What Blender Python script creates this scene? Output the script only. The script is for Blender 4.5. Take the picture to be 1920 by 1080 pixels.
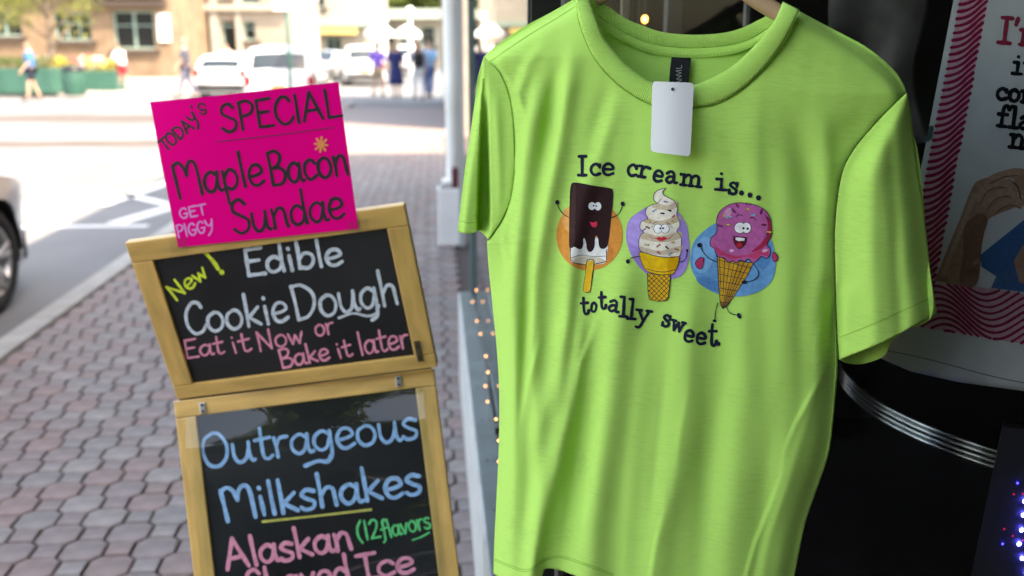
import bpy, bmesh, math, random
import numpy as np
from mathutils import Vector, Matrix
from mathutils.geometry import delaunay_2d_cdt
random.seed(7); rng = np.random.default_rng(7)
R = math.radians
for o in list(bpy.data.objects): bpy.data.objects.remove(o)
S = bpy.context.scene
COL = S.collection

# ------------------------------------------------------------------ camera, sky, sun, exposure
PW, PH, FPX = 1920.0, 1080.0, 1867.0
YAW, PITCH, CAMH = R(4.47), R(13.7), 1.6
cam_d = bpy.data.cameras.new('camera'); cam = bpy.data.objects.new('camera', cam_d); COL.objects.link(cam)
cam_d.sensor_width = 36.0; cam_d.lens = 36.0*FPX/PW
cam_d.clip_start = 0.05; cam_d.clip_end = 1500
cam.location = (0, 0, CAMH)
cam.rotation_euler = (math.pi/2-PITCH, 0, -YAW)
cam_d.dof.use_dof = True; cam_d.dof.focus_distance = 1.33; cam_d.dof.aperture_fstop = 3.7
cam_d.dof.aperture_blades = 0
S.camera = cam

SUN_EL, SUN_AZ = R(54), R(131)         # azimuth clockwise from +Y
sd = Vector((math.cos(SUN_EL)*math.sin(SUN_AZ), math.cos(SUN_EL)*math.cos(SUN_AZ), math.sin(SUN_EL)))
W = bpy.data.worlds.new('World'); S.world = W; W.use_nodes = True
wn = W.node_tree; wn.nodes.clear()
sky = wn.nodes.new('ShaderNodeTexSky'); sky.sky_type = 'NISHITA'; sky.sun_disc = False
sky.sun_elevation = SUN_EL; sky.sun_rotation = SUN_AZ; sky.dust_density = 1.5; sky.air_density = 1.0
bgn = wn.nodes.new('ShaderNodeBackground'); bgn.inputs['Strength'].default_value = 0.15
wo = wn.nodes.new('ShaderNodeOutputWorld')
wn.links.new(sky.outputs[0], bgn.inputs['Color']); wn.links.new(bgn.outputs[0], wo.inputs['Surface'])
ld = bpy.data.lights.new('sun', 'SUN'); ld.energy = 2.0; ld.angle = R(0.5); ld.color = (1, .975, .95)
lo = bpy.data.objects.new('sun', ld); COL.objects.link(lo); lo.location = sd*50
lo.rotation_euler = (-sd).to_track_quat('-Z', 'Y').to_euler()
S.view_settings.view_transform = 'Standard'; S.view_settings.look = 'None'
S.view_settings.gamma = 1.0; S.view_settings.use_curve_mapping = False
S.view_settings.exposure = 2.95
S.view_settings.use_white_balance = True; S.view_settings.white_balance_temperature = 9300; S.view_settings.white_balance_tint = 12   # camera balanced for open shade
S.render.engine = 'CYCLES'
S.cycles.use_denoising = True
S.cycles.max_bounces = 8; S.cycles.diffuse_bounces = 4; S.cycles.glossy_bounces = 4
S.cycles.transparent_max_bounces = 12; S.cycles.transmission_bounces = 4
S.cycles.caustics_reflective = False; S.cycles.caustics_refractive = False
S.cycles.sample_clamp_indirect = 8.0

# ------------------------------------------------------------------ camera maths
CF = Vector((math.sin(YAW)*math.cos(PITCH), math.cos(YAW)*math.cos(PITCH), -math.sin(PITCH)))
CR = Vector((math.cos(YAW), -math.sin(YAW), 0)); CU = CR.cross(CF)
CP = Vector((0, 0, CAMH)); HF = Vector((math.sin(YAW), math.cos(YAW), 0))
def ray(px, py): return CF + CR*((px-PW/2)/FPX) - CU*((py-PH/2)/FPX)
def at(px, py, D):                     # point whose horizontal forward distance is D
    r = ray(px, py); return CP + r*(D/r.dot(HF))
def gnd(px, py, z=0.0):
    r = ray(px, py); return CP + r*((z-CAMH)/r.z)
def hitpl(px, py, P, n):
    r = ray(px, py); return CP + r*((P-CP).dot(n)/r.dot(n))

# ------------------------------------------------------------------ materials
def mat(name, col, rough=.6, metal=0, var=0, vscale=8, bump=0, bscale=60, spec=.5, sheen=0, coat=0, emit=None, estr=0, var2=None, dist=.002, trans=0):
    m = bpy.data.materials.new(name); m.use_nodes = True; nt = m.node_tree; b = nt.nodes['Principled BSDF']
    b.inputs['Base Color'].default_value = (*col, 1); b.inputs['Roughness'].default_value = rough
    b.inputs['Metallic'].default_value = metal; b.inputs['Specular IOR Level'].default_value = spec
    if sheen: b.inputs['Sheen Weight'].default_value = sheen
    if coat: b.inputs['Coat Weight'].default_value = coat; b.inputs['Coat Roughness'].default_value = .05
    if emit: b.inputs['Emission Color'].default_value = (*emit, 1); b.inputs['Emission Strength'].default_value = estr
    if var or bump: tc = nt.nodes.new('ShaderNodeTexCoord')
    if var:
        nz = nt.nodes.new('ShaderNodeTexNoise'); nz.inputs['Scale'].default_value = vscale; nz.inputs['Detail'].default_value = 6
        nt.links.new(tc.outputs['Object'], nz.inputs['Vector'])
        cr = nt.nodes.new('ShaderNodeValToRGB'); cr.color_ramp.elements[0].position = .3; cr.color_ramp.elements[1].position = .7
        lo_, hi_ = [c*(1-var) for c in col], [min(1, c*(1+var)) for c in col]
        if var2: hi_ = var2
        cr.color_ramp.elements[0].color = (*lo_, 1); cr.color_ramp.elements[1].color = (*hi_, 1)
        nt.links.new(nz.outputs[0], cr.inputs[0]); nt.links.new(cr.outputs[0], b.inputs['Base Color'])
    if bump:
        n2 = nt.nodes.new('ShaderNodeTexNoise'); n2.inputs['Scale'].default_value = bscale; n2.inputs['Detail'].default_value = 5
        nt.links.new(tc.outputs['Object'], n2.inputs['Vector'])
        bp = nt.nodes.new('ShaderNodeBump'); bp.inputs['Strength'].default_value = bump; bp.inputs['Distance'].default_value = dist
        nt.links.new(n2.outputs[0], bp.inputs['Height']); nt.links.new(bp.outputs[0], b.inputs['Normal'])
    return m
def glassmat(name, tint=(.92,.96,.95), ior=1.5):
    m = bpy.data.materials.new(name); m.use_nodes = True; nt = m.node_tree; nt.nodes.clear()
    out = nt.nodes.new('ShaderNodeOutputMaterial'); mx = nt.nodes.new('ShaderNodeMixShader')
    fr = nt.nodes.new('ShaderNodeFresnel'); fr.inputs['IOR'].default_value = ior
    tr = nt.nodes.new('ShaderNodeBsdfTransparent'); tr.inputs[0].default_value = (*tint, 1)
    gl = nt.nodes.new('ShaderNodeBsdfGlossy'); gl.inputs['Roughness'].default_value = .004
    nt.links.new(fr.outputs[0], mx.inputs[0]); nt.links.new(tr.outputs[0], mx.inputs[1]); nt.links.new(gl.outputs[0], mx.inputs[2])
    nt.links.new(mx.outputs[0], out.inputs[0]); return m
def fabric(name, col, rib=False, weave=1400.0):
    m = bpy.data.materials.new(name); m.use_nodes = True; nt = m.node_tree; b = nt.nodes['Principled BSDF']
    b.inputs['Roughness'].default_value = .85; b.inputs['Sheen Weight'].default_value = .25; b.inputs['Specular IOR Level'].default_value = .2
    b.inputs['Sheen Tint'].default_value = (*[min(1, c*1.3+.1) for c in col], 1)
    tc = nt.nodes.new('ShaderNodeTexCoord'); uv = nt.nodes.new('ShaderNodeUVMap'); uv.uv_map = 'UVMap'
    nz = nt.nodes.new('ShaderNodeTexNoise'); nz.inputs['Scale'].default_value = 14; nz.inputs['Detail'].default_value = 8
    mp = nt.nodes.new('ShaderNodeMapping'); mp.inputs['Scale'].default_value = (60, 60, 420)
    n2 = nt.nodes.new('ShaderNodeTexNoise'); n2.inputs['Scale'].default_value = 1.0; n2.inputs['Detail'].default_value = 3
    nt.links.new(tc.outputs['Object'], nz.inputs['Vector']); nt.links.new(tc.outputs['Object'], mp.inputs[0]); nt.links.new(mp.outputs[0], n2.inputs['Vector'])
    ad = nt.nodes.new('ShaderNodeMath'); ad.operation = 'ADD'; nt.links.new(nz.outputs[0], ad.inputs[0]); nt.links.new(n2.outputs[0], ad.inputs[1])
    cr = nt.nodes.new('ShaderNodeValToRGB'); cr.color_ramp.elements[0].position = .7; cr.color_ramp.elements[1].position = 1.3
    cr.color_ramp.elements[0].color = (*[c*.945 for c in col], 1); cr.color_ramp.elements[1].color = (*[min(1, c*1.04) for c in col], 1)
    nt.links.new(ad.outputs[0], cr.inputs[0]); nt.links.new(cr.outputs[0], b.inputs['Base Color'])
    wv = nt.nodes.new('ShaderNodeTexWave'); wv.wave_type = 'BANDS'; wv.bands_direction = 'X'
    bp = nt.nodes.new('ShaderNodeBump')
    if rib:
        wv.inputs['Scale'].default_value = 78.0; wv.inputs['Distortion'].default_value = .4; wv.inputs['Detail'].default_value = 1
        nt.links.new(uv.outputs[0], wv.inputs['Vector']); bp.inputs['Strength'].default_value = .6; bp.inputs['Distance'].default_value = .0016
        nt.links.new(wv.outputs[1], bp.inputs['Height'])
    else:
        n3 = nt.nodes.new('ShaderNodeTexNoise'); n3.inputs['Scale'].default_value = 900; n3.inputs['Detail'].default_value = 2
        nt.links.new(tc.outputs['Object'], n3.inputs['Vector'])
        mq = nt.nodes.new('ShaderNodeMapping'); mq.inputs['Rotation'].default_value = (0, .35, 0); mq.inputs['Scale'].default_value = (26, 26, 9); nt.links.new(tc.outputs['Object'], mq.inputs[0])
        n4 = nt.nodes.new('ShaderNodeTexNoise'); n4.noise_type = 'RIDGED_MULTIFRACTAL'; n4.inputs['Scale'].default_value = 1.0; n4.inputs['Detail'].default_value = 3; nt.links.new(mq.outputs[0], n4.inputs['Vector'])
        m1 = nt.nodes.new('ShaderNodeMath'); m1.operation = 'MULTIPLY_ADD'; m1.inputs[1].default_value = 1.6
        nt.links.new(n4.outputs[0], m1.inputs[0]); nt.links.new(n3.outputs[0], m1.inputs[2]); nt.links.new(m1.outputs[0], bp.inputs['Height'])
        bp.inputs['Strength'].default_value = .45; bp.inputs['Distance'].default_value = .0007
    nt.links.new(bp.outputs[0], b.inputs['Normal'])
    # thin cloth lets some light through
    tl = nt.nodes.new('ShaderNodeBsdfTranslucent'); nt.links.new(cr.outputs[0], tl.inputs[0])
    mx = nt.nodes.new('ShaderNodeMixShader'); mx.inputs[0].default_value = .10
    out = nt.nodes['Material Output']
    nt.links.new(b.outputs[0], mx.inputs[1]); nt.links.new(tl.outputs[0], mx.inputs[2]); nt.links.new(mx.outputs[0], out.inputs[0])
    return m
_fl = {}
def flat(col, rough=.6):
    k = (tuple(round(c, 4) for c in col), rough)
    if k not in _fl: _fl[k] = mat('ink', col, max(rough, .8), var=.14, vscale=160, spec=.15, bump=.3, bscale=900, dist=.0005)
    return _fl[k]

# ------------------------------------------------------------------ object helpers
def tag(o, label, cat, group=None, kind=None):
    if label: o['label'] = label
    if cat: o['category'] = cat
    if group: o['group'] = group
    if kind: o['kind'] = kind
    return o
def thing(name, label, cat, loc=(0,0,0), rz=0, group=None):
    o = bpy.data.objects.new(name, None); COL.objects.link(o); o.location = loc; o.rotation_euler = (0, 0, rz)
    o.empty_display_size = .1
    return tag(o, label, cat, group)
def mesh(name, V, F, m, parent=None, smooth=False, uv=None, mats=None, fm=None):
    me = bpy.data.meshes.new(name); me.from_pydata([tuple(v) for v in V], [], [tuple(f) for f in F]); me.update()
    for q in (mats or [m]): me.materials.append(q)
    if fm is not None: me.polygons.foreach_set('material_index', fm)
    if smooth: me.polygons.foreach_set('use_smooth', [True]*len(me.polygons))
    if uv is not None:
        ul = me.uv_layers.new(name='UVMap')
        vi = np.zeros(len(me.loops), dtype=np.int32); me.loops.foreach_get('vertex_index', vi)
        ul.data.foreach_set('uv', np.array(uv, dtype=np.float32)[vi].ravel())
    o = bpy.data.objects.new(name, me); COL.objects.link(o)
    if parent: o.parent = parent
    return o
class MB:
    def __init__(s): s.V = []; s.F = []
    def add(s, V, F):
        b = len(s.V); s.V += [Vector(v) for v in V]; s.F += [tuple(i+b for i in f) for f in F]; return s
    def box(s, c, d, rz=0, rot=None, bev=0):
        hx, hy, hz = d[0]/2, d[1]/2, d[2]/2
        if bev and min(hx, hy, hz) > bev:
            bm = bmesh.new(); bmesh.ops.create_cube(bm, size=1)
            for v in bm.verts: v.co = Vector((v.co.x*2*hx, v.co.y*2*hy, v.co.z*2*hz))
            bmesh.ops.bevel(bm, geom=bm.edges[:], offset=bev, segments=2, affect='EDGES', profile=.6)
            V = [v.co.copy() for v in bm.verts]; F = [[v.index for v in f.verts] for f in bm.faces]; bm.free()
        else:
            V = [Vector((x, y, z)) for x in (-hx, hx) for y in (-hy, hy) for z in (-hz, hz)]
            F = [(0,1,3,2),(4,6,7,5),(0,4,5,1),(2,3,7,6),(0,2,6,4),(1,5,7,3)]
        M = (rot if rot else Matrix.Rotation(rz, 3, 'Z'))
        return s.add([M@v + Vector(c) for v in V], F)
    def tube(s, pts, rad, n=8, caps=True):
        pts = [Vector(p) for p in pts]; k = len(pts)
        if not hasattr(rad, '__len__'): rad = [rad]*k
        V = []; F = []; up = None
        for i, p in enumerate(pts):
            t = (pts[min(i+1, k-1)]-pts[max(i-1, 0)]).normalized()
            if up is None: up = Vector((0,0,1)) if abs(t.z) < .9 else Vector((1,0,0))
            a = t.cross(up).normalized(); b = a.cross(t).normalized(); up = b
            for j in range(n):
                q = 2*math.pi*j/n; V.append(p+(a*math.cos(q)+b*math.sin(q))*rad[i])
        for i in range(k-1):
            for j in range(n): F.append((i*n+j, i*n+(j+1)%n, (i+1)*n+(j+1)%n, (i+1)*n+j))
        if caps: F.append(tuple(range(n-1, -1, -1))); F.append(tuple(range((k-1)*n, k*n)))
        return s.add(V, F)
    def lathe(s, prof, c=(0,0,0), n=24, axis='Z'):
        V = []; F = []; k = len(prof)
        for j in range(n):
            q = 2*math.pi*j/n
            for r, z in prof:
                v = Vector((r*math.cos(q), r*math.sin(q), z))
                if axis == 'X': v = Vector((v.z, v.x, v.y))
                if axis == 'Y': v = Vector((v.x, v.z, v.y))
                V.append(v+Vector(c))
        for j in range(n):
            for i in range(k-1):
                a = j*k+i; b = ((j+1) % n)*k+i; F.append((a, b, b+1, a+1))
        return s.add(V, F)
    def obj(s, name, m, parent=None, smooth=False):
        return mesh(name, s.V, s.F, m, parent, smooth)
def autosmooth(o, ang=40):
    me = o.data
    me.polygons.foreach_set('use_smooth', [True]*len(me.polygons))
    bm = bmesh.new(); bm.from_mesh(me)
    for e in bm.edges:
        if len(e.link_faces) == 2 and e.calc_face_angle(0) > R(ang): e.smooth = False
    bm.to_mesh(me); bm.free(); return o
def solid(o, t, offset=0):
    md = o.modifiers.new('solid', 'SOLIDIFY'); md.thickness = t; md.offset = offset; return o

def catmull(P, closed=False, n=8):
    P = [np.array(p, float) for p in P]; k = len(P)
    if k < 3: 
        return [P[0]+(P[-1]-P[0])*t for t in np.linspace(0, 1, n+1)]
    out = []
    rngi = range(k) if closed else range(k-1)
    for i in rngi:
        p1, p2 = P[i], P[(i+1) % k]
        p0 = P[(i-1) % k] if closed or i > 0 else 2*p1-p2
        p3 = P[(i+2) % k] if closed or i+2 < k else 2*p2-p1
        for j in range(n):
            t = j/n; out.append(.5*((2*p1)+(-p0+p2)*t+(2*p0-5*p1+4*p2-p3)*t*t+(-p0+3*p1-3*p2+p3)*t**3))
    if not closed: out.append(P[-1])
    return out
def resample(P, step):
    P = np.array(P, float); d = np.r_[0, np.cumsum(np.linalg.norm(np.diff(P, axis=0), axis=1))]
    n = max(1, int(math.ceil(d[-1]/step))); t = np.linspace(0, d[-1], n+1)
    return np.c_[np.interp(t, d, P[:, 0]), np.interp(t, d, P[:, 1])]
def inside(pts, poly):
    pts = np.asarray(pts, float); poly = np.asarray(poly, float); r = np.zeros(len(pts), bool)
    x, y = pts[:, 0], pts[:, 1]; j = len(poly)-1
    for i in range(len(poly)):
        xi, yi = poly[i]; xj, yj = poly[j]
        if yi != yj:
            c = ((yi > y) != (yj > y)) & (x < (xj-xi)*(y-yi)/(yj-yi)+xi); r ^= c
        j = i
    return r
def fill2d(poly, step, holes=()):
    """triangulated polygon with interior points; returns 2-D verts and tris"""
    loops = [np.array(poly, float)]+[np.array(h, float) for h in holes]
    V = []; E = []
    for lp in loops:
        q = np.vstack([lp, lp[:1]]); pts = []
        for a, b in zip(q[:-1], q[1:]):
            n = max(1, int(np.linalg.norm(b-a)/step)); pts += [a+(b-a)*t/n for t in range(n)]
        s = len(V); V += pts; k = len(pts); E += [(s+i, s+(i+1) % k) for i in range(k)]
    B = np.array(V); lo_, hi_ = B.min(0), B.max(0)
    gx, gy = np.meshgrid(np.arange(lo_[0]+step/2, hi_[0], step), np.arange(lo_[1]+step/2, hi_[1], step))
    gx[1::2] += step/2
    G = np.c_[gx.ravel(), gy.ravel()]
    if len(G):
        m = inside(G, loops[0])
        for h in loops[1:]: m &= ~inside(G, h)
        G = G[m]
        if len(G):
            keep = np.ones(len(G), bool)
            for c in range(0, len(G), 4000):
                d = ((G[c:c+4000, None, :]-B[None])**2).sum(2).min(1); keep[c:c+4000] = d > (step*.45)**2
            G = G[keep]; V += list(G)
    vs, es, fs, *_ = delaunay_2d_cdt([Vector((float(v[0]), float(v[1]))) for v in V], E, [], 0, 1e-6)
    vv = np.array([(v.x, v.y) for v in vs]); ff = np.array([f for f in fs if len(f) == 3])
    c = vv[ff].mean(1); m = inside(c, loops[0])
    for h in loops[1:]: m &= ~inside(c, h)
    return vv, ff[m]
_lay = [0]
def shape(acc, poly, fn, step, off=None):
    vv, ff = fill2d(poly, step); b = len(acc[0])
    if off is None: _lay[0] += 12; off = .00012+_lay[0]*.000003
    acc[0].extend(fn(x, y, off) for x, y in vv); acc[1].extend(tuple(int(i)+b for i in f) for f in ff)
def stroke(acc, pts, w, fn, step=4, taper=0, rough=.06, smooth=True, closed=False):
    """a round-ended strip of width w along pts, in 2-D coordinates of fn"""
    P = catmull(pts, closed) if smooth and len(pts) > 2 else [np.array(p, float) for p in pts]
    if closed and smooth: P = P+[P[0]]
    P = resample(P, step); k = len(P)
    if k < 2: return
    _lay[0] += 1; off = .00012+_lay[0]*.000003
    T = np.gradient(P, axis=0); T /= (np.linalg.norm(T, axis=1)[:, None]+1e-9); N = np.c_[-T[:, 1], T[:, 0]]
    t = np.linspace(0, 1, k); hw = w/2*(1+rough*(rng.random(k)*2-1))
    hw = hw*(1+rough*1.6*np.sin(t*random.uniform(3,9)+random.uniform(0,6)))
    if taper: hw = hw*(1-taper*t)
    b = len(acc[0]); V = []; F = []
    for i in range(k): V += [P[i]-N[i]*hw[i], P[i], P[i]+N[i]*hw[i]]
    for i in range(k-1): F += [(3*i, 3*i+1, 3*i+4, 3*i+3), (3*i+1, 3*i+2, 3*i+5, 3*i+4)]
    for i, sgn in ((0, -1), (k-1, 1)):
        c0 = len(V); c = P[i]; m = 5; prev = 3*i
        for j in range(1, m):
            a = math.pi*j/m; V.append(c-N[i]*hw[i]*math.cos(a)+T[i]*sgn*hw[i]*math.sin(a))
            F.append((3*i+1, prev, len(V)-1)); prev = len(V)-1
        F.append((3*i+1, prev, 3*i+2))
    acc[0].extend(fn(v[0], v[1], off) for v in V); acc[1].extend(tuple(j+b for j in f) for f in F)
def blob(cx, cy, rx, ry, rot=0, n=28):
    return [(cx+rx*math.cos(a)*math.cos(rot)-ry*math.sin(a)*math.sin(rot), cy+rx*math.cos(a)*math.sin(rot)+ry*math.sin(a)*math.cos(rot)) for a in np.linspace(0, 2*math.pi, n, endpoint=False)]

# ------------------------------------------------------------------ handwriting strokes: baseline 0, x-height .58, capitals 1
HW = {
'a': (.56, [[(.43,.46),(.27,.58),(.08,.45),(.05,.2),(.18,.02),(.34,.1),(.44,.38)],[(.45,.56),(.44,.25),(.48,.03),(.56,.04)]]),
'b': (.54, [[(.07,1),(.09,.5),(.09,.02)],[(.09,.36),(.25,.56),(.44,.48),(.47,.22),(.33,.01),(.1,.06)]]),
'c': (.48, [[(.43,.45),(.3,.58),(.1,.48),(.05,.22),(.2,.01),(.43,.1)]]),
'd': (.56, [[(.42,.42),(.25,.56),(.07,.42),(.06,.14),(.2,.0),(.38,.1),(.44,.3)],[(.43,1),(.44,.5),(.48,.0)]]),
'e': (.52, [[(.08,.27),(.27,.29),(.44,.38),(.36,.56),(.17,.56),(.05,.32),(.12,.06),(.28,.0),(.46,.1)]]),
'f': (.44, [[(.46,.9),(.36,1.02),(.23,.88),(.22,.4),(.18,-.1),(.05,-.22)],[(.06,.5),(.4,.54)]]),
'g': (.56, [[(.43,.46),(.27,.58),(.08,.45),(.05,.2),(.18,.03),(.34,.1),(.44,.38)],[(.45,.56),(.46,.1),(.42,-.22),(.26,-.32)]]),
'h': (.54, [[(.07,1),(.09,.5),(.1,.0)],[(.1,.32),(.25,.55),(.4,.5),(.43,.25),(.45,.0)]]),
'i': (.26, [[(.1,.55),(.12,.3),(.14,.0)],[(.09,.82),(.1,.79)]]),
'k': (.52, [[(.07,1),(.09,.5),(.1,.0)],[(.42,.56),(.12,.26)],[(.14,.28),(.46,.02)]]),
'l': (.24, [[(.08,1),(.1,.5),(.13,.0)]]),
'n': (.56, [[(.06,.56),(.09,.3),(.09,.0)],[(.09,.34),(.25,.57),(.4,.5),(.44,.2),(.47,.0)]]),
'o': (.54, [[(.25,.58),(.07,.45),(.05,.18),(.2,.0),(.4,.08),(.47,.32),(.38,.53),(.24,.58)]]),
'p': (.54, [[(.06,.56),(.09,.1),(.12,-.38)],[(.08,.35),(.25,.57),(.43,.48),(.46,.22),(.3,.02),(.1,.1)]]),
'r': (.42, [[(.06,.56),(.09,.3),(.1,.0)],[(.09,.34),(.2,.54),(.38,.56)]]),
's': (.44, [[(.38,.52),(.2,.58),(.07,.45),(.2,.31),(.36,.2),(.32,.03),(.14,-.01),(.03,.08)]]),
't': (.44, [[(.18,.92),(.18,.4),(.2,.08),(.3,.0),(.42,.08)],[(.02,.58),(.4,.62)]]),
'u': (.58, [[(.05,.56),(.06,.2),(.17,.01),(.34,.1),(.43,.4)],[(.44,.57),(.44,.2),(.5,.02),(.56,.04)]]),
'v': (.48, [[(.04,.56),(.21,.02)],[(.21,.02),(.42,.56)]]),
'w': (.66, [[(.04,.56),(.17,.02)],[(.17,.02),(.31,.45)],[(.31,.45),(.44,.02)],[(.44,.02),(.6,.56)]]),
'y': (.52, [[(.05,.56),(.1,.3),(.25,.16),(.4,.36)],[(.44,.58),(.4,.2),(.3,-.22),(.1,-.36)]]),
'A': (.72, [[(.3,1),(.04,.0)],[(.3,1),(.64,.0)],[(.12,.34),(.54,.36)]]),
'B': (.62, [[(.06,.98),(.09,.5),(.1,.02)],[(.06,.96),(.3,1.0),(.46,.84),(.36,.6),(.12,.5)],[(.12,.5),(.42,.48),(.56,.28),(.42,.04),(.1,.02)]]),
'C': (.62, [[(.52,.8),(.44,.95),(.26,.96),(.08,.68),(.08,.3),(.26,.02),(.48,.06),(.6,.24)]]),
'D': (.72, [[(.06,.98),(.1,.5),(.12,.02)],[(.04,.97),(.34,.96),(.6,.7),(.6,.36),(.4,.08),(.12,.02)]]),
'E': (.58, [[(.08,.98),(.09,.5),(.1,.02)],[(.08,.97),(.5,.99)],[(.09,.53),(.42,.54)],[(.1,.02),(.54,.02)]]),
'G': (.64, [[(.52,.8),(.36,.96),(.12,.76),(.08,.34),(.26,.02),(.5,.12),(.54,.4)],[(.34,.42),(.6,.42)]]),
'I': (.26, [[(.1,1),(.12,.5),(.13,.0)]]),
'J': (.5, [[(.25,1),(.26,.5),(.27,.0)],[(.02,.97),(.5,1.0)],[(.05,.0),(.52,.02)]]),
'L': (.54, [[(.08,1),(.1,.5),(.11,.02)],[(.11,.02),(.52,.03)]]),
'M': (.88, [[(.04,.92),(.08,.5),(.12,-.02)],[(.05,.9),(.2,.98),(.34,.86),(.42,.58)],[(.42,.58),(.48,.86),(.62,.98),(.74,.8),(.8,.0)]]),
'N': (.72, [[(.08,.96),(.1,.5),(.1,.0)],[(.08,.96),(.56,.04)],[(.56,.04),(.56,1)]]),
'O': (.74, [[(.34,.99),(.12,.82),(.05,.45),(.16,.08),(.4,.0),(.6,.22),(.64,.6),(.5,.92),(.34,.99)]]),
'P': (.56, [[(.08,.98),(.1,.5),(.11,.0)],[(.06,.96),(.32,1.0),(.5,.82),(.42,.56),(.12,.46)]]),
'S': (.58, [[(.46,.82),(.32,.98),(.12,.88),(.1,.66),(.3,.5),(.5,.34),(.46,.08),(.24,-.01),(.06,.14)]]),
'T': (.56, [[(.3,.96),(.3,.5),(.31,.0)],[(.02,.94),(.58,.98)]]),
'Y': (.6, [[(.04,.98),(.16,.6),(.34,.52),(.48,.7)],[(.54,1.0),(.5,.6),(.4,.1),(.14,-.25)]]),
'1': (.28, [[(.12,1),(.13,.5),(.14,.0)]]),
'2': (.54, [[(.06,.8),(.22,.98),(.42,.86),(.36,.5),(.08,.02)],[(.08,.02),(.5,.04)]]),
'(': (.36, [[(.3,1.06),(.1,.7),(.08,.25),(.24,-.12)]]),
'!': (.3, [[(.1,1.05),(.14,.45)],[(.17,.06),(.172,.05)]]),
"'": (.2, [[(.1,1.08),(.06,.84)]]),
' ': (.35, []),
}
SLAB = {
'I': (.56, [[(.28,.96),(.28,.02)],[(.1,.96),(.48,.97)],[(.06,.02),(.5,.02)]]),
'c': (.56, [[(.46,.42),(.46,.56)],[(.44,.5),(.28,.6),(.1,.45),(.08,.2),(.24,.02),(.48,.1)]]),
'e': (.58, [[(.1,.32),(.48,.32),(.44,.52),(.26,.6),(.09,.44),(.1,.12),(.28,.01),(.5,.1)]]),
'r': (.54, [[(.17,.57),(.17,.02)],[(.04,.57),(.18,.57)],[(.04,.02),(.36,.02)],[(.17,.36),(.3,.56),(.5,.52)]]),
'a': (.6, [[(.1,.5),(.28,.6),(.42,.48),(.42,.1),(.52,.02),(.58,.03)],[(.42,.34),(.2,.32),(.07,.16),(.2,.01),(.42,.12)]]),
'm': (.86, [[(.16,.57),(.16,.02)],[(.04,.57),(.17,.57)],[(.06,.02),(.27,.02)],[(.16,.42),(.3,.58),(.42,.48),(.43,.02)],[(.36,.02),(.52,.02)],[(.43,.42),(.57,.58),(.7,.48),(.71,.02)],[(.64,.02),(.83,.02)]]),
'i': (.42, [[(.22,.57),(.22,.02)],[(.06,.57),(.22,.57)],[(.04,.02),(.4,.02)],[(.2,.86),(.21,.85)]]),
's': (.52, [[(.42,.4),(.42,.58)],[(.42,.5),(.24,.6),(.09,.46),(.24,.33),(.42,.2),(.36,.03),(.2,.0),(.08,.1)],[(.08,.02),(.08,.2)]]),
't': (.5, [[(.2,.86),(.2,.2),(.28,.02),(.42,.06),(.46,.2)],[(.05,.58),(.42,.6)]]),
'o': (.56, [[(.27,.6),(.1,.48),(.08,.16),(.26,.0),(.44,.12),(.47,.42),(.28,.6)]]),
'l': (.4, [[(.2,.98),(.2,.02)],[(.05,.98),(.2,.98)],[(.03,.02),(.38,.02)]]),
'y': (.62, [[(.12,.57),(.32,.05)],[(.52,.57),(.32,.05),(.2,-.26),(.06,-.26)],[(.02,.57),(.22,.57)],[(.42,.57),(.62,.57)]]),
'w': (.8, [[(.12,.57),(.25,.03)],[(.25,.03),(.4,.5)],[(.4,.5),(.54,.03)],[(.54,.03),(.68,.57)],[(.02,.57),(.22,.57)],[(.58,.57),(.78,.57)]]),
'n': (.64, [[(.16,.57),(.16,.02)],[(.04,.57),(.17,.57)],[(.04,.02),(.28,.02)],[(.16,.4),(.32,.59),(.48,.46),(.49,.02)],[(.38,.02),(.62,.02)]]),
'f': (.5, [[(.46,.84),(.36,.98),(.22,.84),(.2,.02)],[(.04,.57),(.4,.58)],[(.04,.02),(.38,.02)]]),
'h': (.64, [[(.16,.98),(.16,.02)],[(.04,.98),(.17,.98)],[(.04,.02),(.28,.02)],[(.16,.4),(.32,.59),(.48,.46),(.49,.02)],[(.38,.02),(.62,.02)]]),
"'": (.24, [[(.12,.98),(.08,.74)]]),
' ': (.4, []),
'.': (.3, [[(.14,.04),(.145,.05)]]),
}
def word(acc, txt, x0, y0, x1, y1, h, w, fn, font=HW, up=None, step=3, jitter=.02):
    """write txt on the baseline (x0,y0)-(x1,y1); y grows downwards as in the plane coordinates of fn"""
    tot = sum(font[c][0] for c in txt); L = math.hypot(x1-x0, y1-y0); ux, uy = (x1-x0)/L, (y1-y0)/L
    if up is None: up = (uy, -ux)
    sx = L/tot; pen = 0
    for c in txt:
        adv, st = font[c]; jy = random.uniform(-jitter, jitter)*h
        for s in st:
            stroke(acc, [(x0+ux*(pen+px)*sx+up[0]*(py*h+jy), y0+uy*(pen+px)*sx+up[1]*(py*h+jy)) for px, py in s], w, fn, step)
        pen += adv
def paint(name, acc, m, parent): return mesh(name, acc[0], acc[1], m, parent)

# ================================================================== THE SETTING
M_asph = mat('asphalt', (.15,.152,.156), .9, var=.30, vscale=.35, bump=.5, bscale=90, dist=.006)  # broad tonal patches stand in for faint tree shadows on the road
M_conc = mat('concrete', (.33,.32,.30), .85, var=.15, vscale=5, bump=.3, bscale=120)
M_white_line = mat('road_paint', (.62,.62,.6), .7, var=.12, vscale=30)
M_brickcross = mat('shaded_brick_crossing', (.085,.068,.06), .85, var=.2, vscale=3)  # darkened so the crossings also paint in faint shadow bands
M_mortar = mat('joint_sand', (.075,.06,.055), .95, var=.3, vscale=40, bump=.5, bscale=200)

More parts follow.
